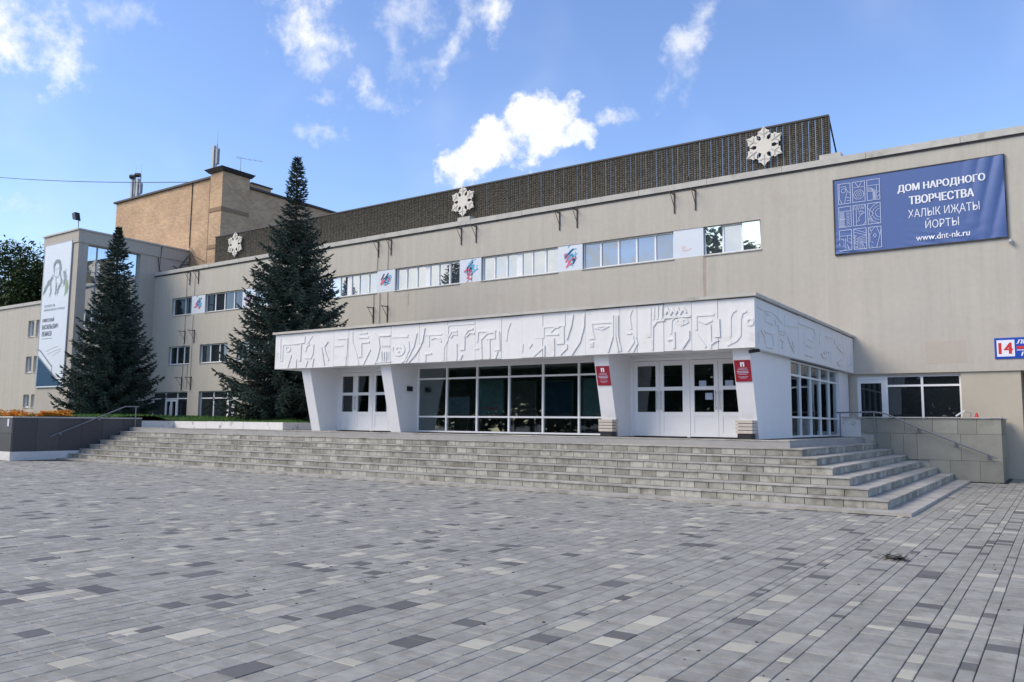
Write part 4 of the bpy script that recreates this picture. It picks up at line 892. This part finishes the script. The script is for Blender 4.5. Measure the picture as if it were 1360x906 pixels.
# ================================================================== LEFT WING with the tall banner
wx0, wx1, wy0, wy1, wz = -53.85, -49.6, 24.85, 32.4, 13.2
wg = thing('stair_wing', (-51.7, 27, 1), 'grey plastered stair wing with flat roof left of the hall', 'building')
WF = PY(wy0); WS = PX(wx1)
b = MB(); wall(b, WF, wx0, wx1, 1.0, 12.45, [])
wall(b, WS, wy0, wy1, 1.0, 12.45, [(25.45, 28.9, 4.6, 12.4), (25.45, 28.9, 1.35, 2.9)], .35)
b.box(wx0, wx0+.2, wy0+.01, wy1, 1, 12.4); b.build('wall', 'plaster_wing', wg)
b = MB().box(wx0-.02, wx1+.06, wy0-.06, wy1, 12.452, 13.2); b.build('parapet', 'plaster_wing', wg)
b = MB().box(wx0-.1, wx1+.14, wy0-.14, wy1, 13.205, 13.3); b.build('coping', 'coping', wg)
window(wg, WS, 25.45, 28.9, 4.6, 12.4, [26.15, 27.5], (7.2, 9.8, 10.75), d=.22, fr=.05, glassm='mirror', framem='antenna', sill=False)
window(wg, WS, 25.45, 28.9, 1.35, 2.9, [26.3, 27.0, 27.9], (), d=.22, fr=.05, glassm='darkglass', sill=False)
for pts in ([(-49.55, 30.1, 12.4), (-49.5, 30.2, 11.6), (-49.5, 30.6, 11.3), (-49.5, 31.6, 11.9), (-49.5, 32.3, 12.9)], [(-49.5, 30.3, 13.2), (-49.52, 30.2, 11.4), (-49.52, 30.18, 9)], [(-49.5, 31.2, 12.0), (-49.5, 31.7, 11.8), (-49.5, 31.9, 12.2), (-49.5, 32.3, 12.3)]): MB().tube(pts, .025, 5).build('cable', 'black', wg)
# vertical banner
vb = thing('portrait_banner', (-52, wy0-.06, 8), 'tall pale banner with sketched portrait and teal corner on the stair wing', 'banner')
VB = PY(wy0-.06); a0, a1, b0, b1 = -53.62, -50.28, 3.55, 12.62
VB.box(MB(), a0, a1, b0, b1, -.015, .03).build('sheet', 'sheet', vb)
f = MB(); VB.box(f, a0-.05, a0, b0-.05, b1+.05, -.03, .045); VB.box(f, a1, a1+.05, b0-.05, b1+.05, -.03, .045); VB.box(f, a0, a1, b1, b1+.05, -.028, .045); VB.box(f, a0, a1, b0-.05, b0, -.028, .045); f.build('frame', 'antenna', vb)
W_, H_ = a1-a0, b1-b0
def VU(u, v): return (a0+u*W_, b0+v*H_)
q = MB(); q.hexa([VB.p(*VU(u, v), -.016) for u, v in ((0.01, .005), (.98, .005), (.02, .215))], [VB.p(*VU(u, v), -.02) for u, v in ((0.01, .005), (.98, .005), (.02, .215))]); q.build('corner_print', 'teal', vb)
q = MB(); line(q, VB, [VU(.02, .215), VU(.98, .005)], .09, -.021, .004); line(q, VB, [VU(-.06, .265), VU(.08, .255), VU(.55, .14)], .1, -.021, .004); line(q, VB, [VU(.56, .145), VU(.57, .09)], .06, -.021, .004); q.build('corner_edge', 'steel', vb)
q = MB(); outer = [(.40, .79), (.36, .835), (.40, .873), (.49, .888), (.59, .882), (.66, .85), (.655, .80), (.61, .765)]; inner = [(.43, .80), (.42, .83), (.45, .852), (.50, .86), (.55, .857), (.59, .84), (.60, .81), (.59, .785)]
for k in range(7):
    P4 = [outer[k], outer[k+1], inner[k+1], inner[k]]; q.hexa([VB.p(*VU(*c), -.0155) for c in reversed(P4)], [VB.p(*VU(*c), -.018) for c in reversed(P4)])
q.build('hair_print', 'ink_hair', vb)
sk = MB(); rk = random.Random(8)
def sketch(pts, n, jit, w, mb=sk):
    for k in range(n):
        line(mb, VB, [VU(u+rk.gauss(0, jit), v+rk.gauss(0, jit*.4)) for u, v in pts], w*rk.uniform(.5, 1.3), -.016-.0008*(k % 8), .002)
sketch([(.40, .80), (.38, .85), (.45, .88), (.58, .875), (.65, .84), (.62, .78)], 14, .014, .03)
sketch([(.62, .86), (.66, .82), (.63, .77)], 12, .014, .035)
sketch([(.42, .79), (.45, .765), (.53, .757), (.60, .775)], 4, .008, .02)
sketch([(.45, .815), (.49, .82)], 3, .006, .025); sketch([(.53, .82), (.57, .815)], 3, .006, .025); sketch([(.51, .81), (.50, .79), (.52, .788)], 2, .004, .018); sketch([(.48, .775), (.54, .774)], 2, .005, .02)
sketch([(.38, .77), (.25, .73), (.12, .69), (.06, .66)], 16, .022, .03); sketch([(.06, .66), (.1, .7), (.18, .71)], 8, .018, .03)
sketch([(.50, .75), (.52, .70), (.50, .64)], 10, .016, .025); sketch([(.66, .77), (.72, .72), (.62, .69), (.57, .65)], 14, .022, .028); sketch([(.3, .74), (.33, .68), (.3, .63)], 8, .02, .022)
sk.build('portrait_print', 'ink_soft', vb)
q = MB(); sketch([(.8, .79), (.86, .74), (.8, .70)], 18, .04, .03, q); q.build('portrait_print', 'ink_soft', vb)
q = MB(); sketch([(.9, .72), (.95, .68), (.88, .63)], 14, .03, .05, q); q.build('leaf_print', 'ink_green', vb)
def vt(s, u, v, w, h, m_='ink', b_=0):
    x, z = VU(u, v); text(s, vb, VB, x+w/2, z, w, h, -.022, m_, bold=b_)
vt('ОСНОВАТЕЛЬ', .12, .565, 1.35, .17, 'ink_soft'); vt('НИЖНЕКАМСКА И ГОРОДА', .12, .535, 2.6, .17, 'ink_soft')
vt('НИКОЛАЙ', .09, .468, 1.45, .3, b_=.01); vt('ВАСИЛЬЕВИЧ', .09, .418, 2.0, .3, b_=.01); vt('ЛЕМАЕВ', .09, .370, 1.25, .3, b_=.01)
q = MB(); line(q, VB, [VU(.1, .335), VU(.5, .335)], .05, -.016, .002); q.build('small_print', 'ink_soft', vb)
q = MB()
for k, (u, v, l) in enumerate(((.3, .245, .45), (.36, .225, .5), (.55, .21, .3))): line(q, VB, [VU(u, v), VU(u+l*.5, v+.018), VU(u+l, v+.03)], .035, -.016, .002)
q.build('signature_print', 'ink_soft', vb)
# floodlight on the wing corner
t = thing('roof_floodlight', (-50.1, 25, 13.3), 'small floodlight on a pole at the corner of the stair wing roof', 'floodlight')
MB().tube([(-50.1, 25, 13.3), (-50.1, 25, 13.95)], .03).build('pole', 'antenna', t)
MB().hexa([(-50.35, 24.75, 13.95), (-49.95, 24.75, 13.85), (-49.95, 25.05, 13.85), (-50.35, 25.05, 13.95)], [(-50.5, 24.75, 14.35), (-50.15, 24.75, 14.4), (-50.15, 25.05, 14.4), (-50.5, 25.05, 14.35)]).build('head', 'black', t)
# low wall building at the far left
lb = thing('side_block', (-62, 25.2, 1), 'low beige block with pairs of small windows at the far left', 'building')
LW = PY(25.15); hs = []
for z0, z1 in ((6.9, 7.97), (4.55, 5.6), (2.28, 3.12)):
    for a in (-56.0, -54.95): hs.append((a, a+.78, z0, z1))
b = MB(); wall(b, LW, -90, -53.86, 1.0, 9.0, hs); b.build('wall', 'plaster', lb)
MB().box(-90, -53.9, 25.06, 25.5, 9.0, 9.2).build('coping', 'coping', lb); MB().box(-90, -53.9, 25.5, 40, 8.6, 8.9).build('roof', 'darkmetal', lb)
for a, c, z0, z1 in hs: window(lb, LW, a, c, z0, z1, [], d=.14, fr=.07, glassm='mirror')

# ================================================================== BRICK TOWER
bt = thing('brick_tower', (-53, 33, 10), 'tan brick stage tower rising behind the hall', 'building')
b = MB().box(-59.55, -47.3, 32.5, 46, 8, 18.12); b.build('wall', 'brick', bt)
b = MB().box(-47.29, -46.25, 34.52, 46, 8, 17.72); b.build('wall', 'brick', bt)
b = MB().box(-47.42, -46.08, 32.32, 34.51, 8, 18.38); b.build('corner_block', 'brick', bt)
b = MB().box(-47.6, -46.3, 34.6, 36.5, 17.9, 18.16); b.build('upper_block', 'brick', bt)
for z in (15.65, 13.1): MB().box(-47.46, -46.04, 32.28, 34.515, z, z+.28).build('brick_band', 'brick_dark', bt)
b = MB().box(-59.75, -47.43, 32.34, 46, 18.125, 18.26); b.build('roof_edge', 'darkmetal', bt)
b = MB().box(-47.42, -46.05, 34.52, 46, 17.725, 17.86); b.build('roof_edge', 'darkmetal', bt)
b = MB().hexa([(-47.5, 32.2, 18.385), (-45.95, 32.2, 18.385), (-45.95, 34.6, 18.385), (-47.5, 34.6, 18.385)], [(-47.75, 31.98, 18.62), (-45.75, 31.98, 18.62), (-45.75, 34.75, 18.62), (-47.75, 34.75, 18.62)]); b.build('cap', 'darkmetal', bt)
MB().box(-47.65, -46.2, 34.76, 36.6, 18.165, 18.25).build('cap', 'darkmetal', bt)
MB().tube([(-47.52, 32.42, 18.1), (-47.52, 32.42, 11)], .06, 6).build('downpipe', 'rust', bt)
MB().tube([(-49.7, 32.46, 18.1), (-49.72, 32.46, 13.5)], .03, 5).build('cable', 'black', bt)
for pts in ([(-49.6, 32.4, 13.6), (-48.9, 32.3, 12.9), (-47.6, 32.3, 12.3)], [(-49.6, 32.4, 13.4), (-48.8, 32.3, 12.4), (-48.4, 32.3, 11.8)]): MB().tube(pts, .03, 5).build('cable', 'black', bt)
def panel_antenna(x, y, z, lab, two):
    t = thing('panel_antenna', (x, y, z), lab, 'antenna', 'panel antennas on the brick tower')
    for k, dx in enumerate((0, .75) if two else (0,)):
        MB().tube([(x+dx, y, z-.5), (x+dx, y, z+2.0)], .04).build('mast', 'antenna', t)
        MB().box(x+dx-.3, x+dx-.07, y-.2, y-.02, z+.2+.1*k, z+1.85-.15*k).build('panel', 'antenna', t)
        MB().box(x+dx+.07, x+dx+.26, y-.15, y+.05, z+.5, z+1.6-.3*k).build('radio_unit', 'steel', t)
        MB().tube([(x+dx, y, z+2.0), (x+dx, y, z+2.9)], .012, 5, .006).build('spike', 'steel', t)
        if two: MB().tube([(x+dx-.25, y-.3, z+1.95), (x+dx+.05, y-.1, z+1.95)], .17, 10).build('drum', 'black', t)
panel_antenna(-58.7, 33.4, 18.4, 'pair of panel antennas with drums on the left of the brick tower roof', True)
panel_antenna(-47.7, 32.9, 18.75, 'single slim panel antenna at the brick tower corner', False)
t = thing('tv_antenna', (-46.5, 34, 18.4), 'thin yagi television antenna on the brick tower', 'antenna')
MB().tube([(-46.5, 34, 18.2), (-46.5, 34, 19.95)], .022, 5).build('mast', 'antenna', t); MB().tube([(-46.75, 33.8, 19.85), (-45.3, 34.9, 19.6)], .016, 5).build('boom', 'antenna', t)
for k in range(5):
    p = Vector((-46.6, 33.9, 19.83)).lerp(Vector((-45.4, 34.8, 19.62)), k/4); MB().tube([p+Vector((-.15, .2, 0)), p+Vector((.15, -.2, 0))], .01, 4).build('element', 'antenna', t)
n = 24; A, B = Vector((-51.1, 33, 18.6)), Vector((-95, 33, 27.0))
t = tag(MB().tube([A.lerp(B, k/n)-Vector((0, 0, 1.1*4*(k/n)*(1-k/n)*.35)) for k in range(n+1)], .028, 5).build('overhead_cable', 'black', None, tuple(A)), 'thin dark cable running from the brick tower to the upper left', 'cable')

# ================================================================== TREES
def spruce(x, y, z, H, prof, lab, seed, axis_lean=(0, 0)):
    rg = random.Random(seed)
    t = thing('spruce_tree', (x, y, z), lab, 'tree', 'blue spruces on the lawn')
    tr = MB().tube([(x, y, z-.1), (x+axis_lean[0]*.5, y, z+H*.5), (x+axis_lean[0], y, z+H*.98)], .2, 9, .02)
    def rad(h):                                        # prof: (height share, radius)
        for (h0, r0), (h1, r1) in zip(prof, prof[1:]):
            if h0 <= h <= h1: return r0+(r1-r0)*(h-h0)/(h1-h0)
        return .05
    cr = MB(); V = cr.v; Fc = cr.f
    def tri(p, q, s):
        i = len(V); V.append(tuple(p)); V.append(tuple(q)); V.append(tuple(s)); Fc.append((i, i+1, i+2))
    def sprig(p, d, l, wd, nw=.028):
        d = d.normalized(); sd = d.cross(Vector((0, 0, 1)))
        if sd.length < .1: sd = Vector((1, 0, 0))
        sd.normalize(); u = sd.cross(d); m_ = max(3, int(l/.045))
        for k in range(m_):
            c = p+d*(l*(k/m_))
            for _ in range(3):
                a = rg.uniform(0, 6.283); o = (sd*math.cos(a)+u*math.sin(a)*.75)
                e = c+d*rg.uniform(.07, .16)+o*wd*rg.uniform(.8, 1.4); w = d.cross(o)*nw
                tri(c-w, c+w, e)
        e = p+d*l; tri(e-sd*.018, e+sd*.018, e+d*.09)
    h = .035; ph = 0
    while h < .995:
        r = rad(h); zz = z+H*h; cx = x+axis_lean[0]*h
        nb = max(6, int(8+r*3.9)) if r > .4 else 6; ph += .7
        for k in range(nb):
            a = ph+6.283*k/nb+rg.uniform(-.25, .25); ln = r*rg.choice((rg.uniform(.72, 1.0), rg.uniform(.85, 1.12)))
            if rg.random() < .07: ln *= .6
            dirv = Vector((math.cos(a), math.sin(a), 0)); p0 = Vector((cx, y, zz+rg.uniform(-.07, .07)))
            up_ = (.75 if h > .8 else .28-.5*(1-h))+rg.uniform(-.12, .10)
            pts = []
            m_ = max(3, int(ln/.16))
            for q in range(m_+1):
                s = q/m_; pts.append(p0+dirv*ln*s+Vector((0, 0, ln*(up_*s*.6-.20*math.sin(s*2.4)*(1-h)+.16*s*s*s))))
            tr.tube([pts[0], pts[m_//2], pts[-1]], .03*(.4+ln/4), 4, .006, False)
            for q in range(1, m_+1):
                s = q/m_; p = pts[q]; d = (pts[q]-pts[q-1]).normalized(); sd = Vector((-dirv.y, dirv.x, 0))
                if s < .22 and r > 1: continue
                tl = min((.2+.36*(1-s)*min(1, ln/2.2))*rg.uniform(.75, 1.2), r*.5+.05); nd = min(.055, .02+r*.03)
                for sg in (-1, 1):
                    sprig(p, d*.75+sd*sg*.85+Vector((0, 0, rg.uniform(-.42, .12))), tl, nd)
                    if ln > .9 and rg.random() < .9: sprig(p-d*.07, d*.4+sd*sg*.5+Vector((0, 0, rg.uniform(-.9, -.3))), tl*.8, .05)
                if q == m_: sprig(p, d+Vector((0, 0, .15)), min(.2, r*.35), nd)
        h += (.031 if r > 1.2 else .024 if r > .5 else .017)*rg.uniform(.85, 1.15)
    top = Vector((x+axis_lean[0], y, z+H*.93))
    sprig(top, Vector((0, 0, 1)), H*.06, .03, .015)
    cr.mi = [0]*len(Fc)
    tr.build('trunk', 'bark', t); cr.build('crown', 'needle', t)
spruce(-28.4, 24, 1.65, 12.15, [(0, 1.5), (.06, 2.7), (.12, 3.15), (.2, 3.0), (.3, 2.7), (.4, 2.35), (.5, 1.9), (.6, 1.42), (.68, 1.0), (.75, .64), (.80, .42), (.88, .34), (.95, .18), (1, .02)], 'tall blue green spruce standing beside the left end of the portico', 31, (-.25, 0))
spruce(-39.85, 22, 1.7, 9.75, [(0, 1.3), (.05, 2.1), (.1, 2.4), (.2, 2.25), (.3, 2.0), (.45, 1.5), (.6, 1.05), (.75, .66), (.85, .40), (.93, .20), (1, .02)], 'smaller blue spruce in front of the stair wing', 47, (-.1, 0))

def broadleaf(x, y, z, H, Rr, lab, seed, nl, ls):
    rg = random.Random(seed); t = thing('broadleaf_tree', (x, y, z), lab, 'tree', 'trees behind the side block')
    tr = MB().tube([(x, y, z), (x+.3, y, z+H*.35), (x, y+.2, z+H*.7)], .45, 9, .12)
    lobes = []
    for k in range(16):
        a = rg.uniform(0, 6.28); rr = Rr*rg.uniform(.15, .72); hh_ = rg.uniform(.34, .9)
        c = Vector((x+math.cos(a)*rr*(1.25-hh_*.6), y+math.sin(a)*rr*(1.25-hh_*.6), z+H*hh_)); lobes.append((c, Rr*rg.uniform(.28, .45)))
        tr.tube([(x, y, z+H*min(.6, hh_*.55)), (c.x*.5+x*.5, c.y*.5+y*.5, (c.z+z+H*.4)/2), tuple(c)], .14, 5, .03, False)
    cr = MB()
    for k in range(nl):
        c, r = rg.choice(lobes); d = Vector((rg.gauss(0, 1), rg.gauss(0, 1), rg.gauss(0, .85))).normalized()*r*(rg.random()**.35)*rg.uniform(.85, 1.15); p = c+d
        a = Vector((rg.gauss(0, 1), rg.gauss(0, 1), rg.gauss(0, .6))).normalized(); s = a.cross(Vector((0, 0, 1))).normalized(); l = ls*rg.uniform(.6, 1.3)
        cr.face(p-a*l, p+s*l*.55, p+a*l, p-s*l*.55)
    tr.build('trunk', 'bark', t); cr.build('crown', 'leaf', t)
for x, y, H, Rr, lab, s in ((-88, 41, 19.5, 6.0, 'broadleaf tree directly behind the stair wing and side block', 3), (-103, 44, 23.5, 7, 'tallest broadleaf tree at the left edge behind the side block', 4), (-97, 52, 23, 6.5, 'broadleaf tree farther back between its two neighbours', 5), (-113, 40, 23, 7, 'broadleaf tree cut by the left picture edge', 6)):
    broadleaf(x, y, 0, H, Rr, lab, s, 9000, .27)
# the belt of trees across the square, mirrored in the windows
tb = MB(); rg = random.Random(77)
for k in range(64):
    cx = -170+(k % 32)*6.2+(3 if k > 31 else 0)+rg.uniform(-1.5, 1.5); cy = (-46 if k < 32 else -58)+rg.uniform(-4, 4); H = rg.uniform(11, 16)
    tb.cur = 1; tb.tube([(cx, cy, 0), (cx, cy, H*.6)], .35, 6, .1); tb.cur = 0
    for q in range(1100):
        d = Vector((rg.gauss(0, 1), rg.gauss(0, 1), rg.gauss(0, 1))).normalized()*(rg.random()**.4); p = Vector((cx+d.x*5, cy+d.y*5, H*.51+d.z*H*.49))
        a = Vector((rg.gauss(0, 1), rg.gauss(0, 1), rg.gauss(0, .7))).normalized(); s = a.cross(Vector((0, 0, 1))).normalized(); l = rg.uniform(.4, .9)
        tb.face(p-a*l, p+s*l*.7, p+a*l, p-s*l*.7)
tag(tb.build('tree_belt', ['leaf', 'bark']), 'far belt of trees across the square mirrored in the glazing', 'trees', kind='stuff')

# ================================================================== SMALL THINGS ON THE PAVING
lt = MB(); rg = random.Random(2)
for k in range(46):
    x = -1.77+rg.gauss(0, .075); y = 10.82+rg.gauss(0, .12); a = rg.uniform(0, 6.28); l = rg.uniform(.03, .09); z = rg.uniform(.003, .05)
    d = Vector((math.cos(a)*l, math.sin(a)*l, rg.uniform(-.01, .03))); s = Vector((-math.sin(a), math.cos(a), 0))*l*.35; p = Vector((x, y, z))
    lt.face(p-d, p+s, p+d, p-s)
tag(lt.build('leaf_litter', 'litter', None, (-1.77, 10.82, 0)), 'small clump of dry leaves on the paving in front of the stairs', 'litter')

gr = MB(); rg = random.Random(12)
for k in range(420):                                 # grit and chewing gum trodden into the paving
    x = rg.uniform(-16, 1.5); y = rg.uniform(4.5, 15.5); r_ = rg.choice((.004, .006, .008, .014, .018)); n_ = 7
    if not free(x, y): continue
    ring = [(x+r_*rg.uniform(.7, 1.2)*math.cos(6.283*q/n_), y+r_*rg.uniform(.7, 1.2)*math.sin(6.283*q/n_)) for q in range(n_)]
    gr.hexa([(a, c, .0005) for a, c in ring], [(x+(a-x)*.7, y+(c-y)*.7, .003+r_*.15) for a, c in ring])
tag(gr.build('grit', 'litter'), 'dark specks of grit scattered over the paving', 'grit', kind='stuff')

for o in bpy.data.objects:
    if '_b' in o: del o['_b']
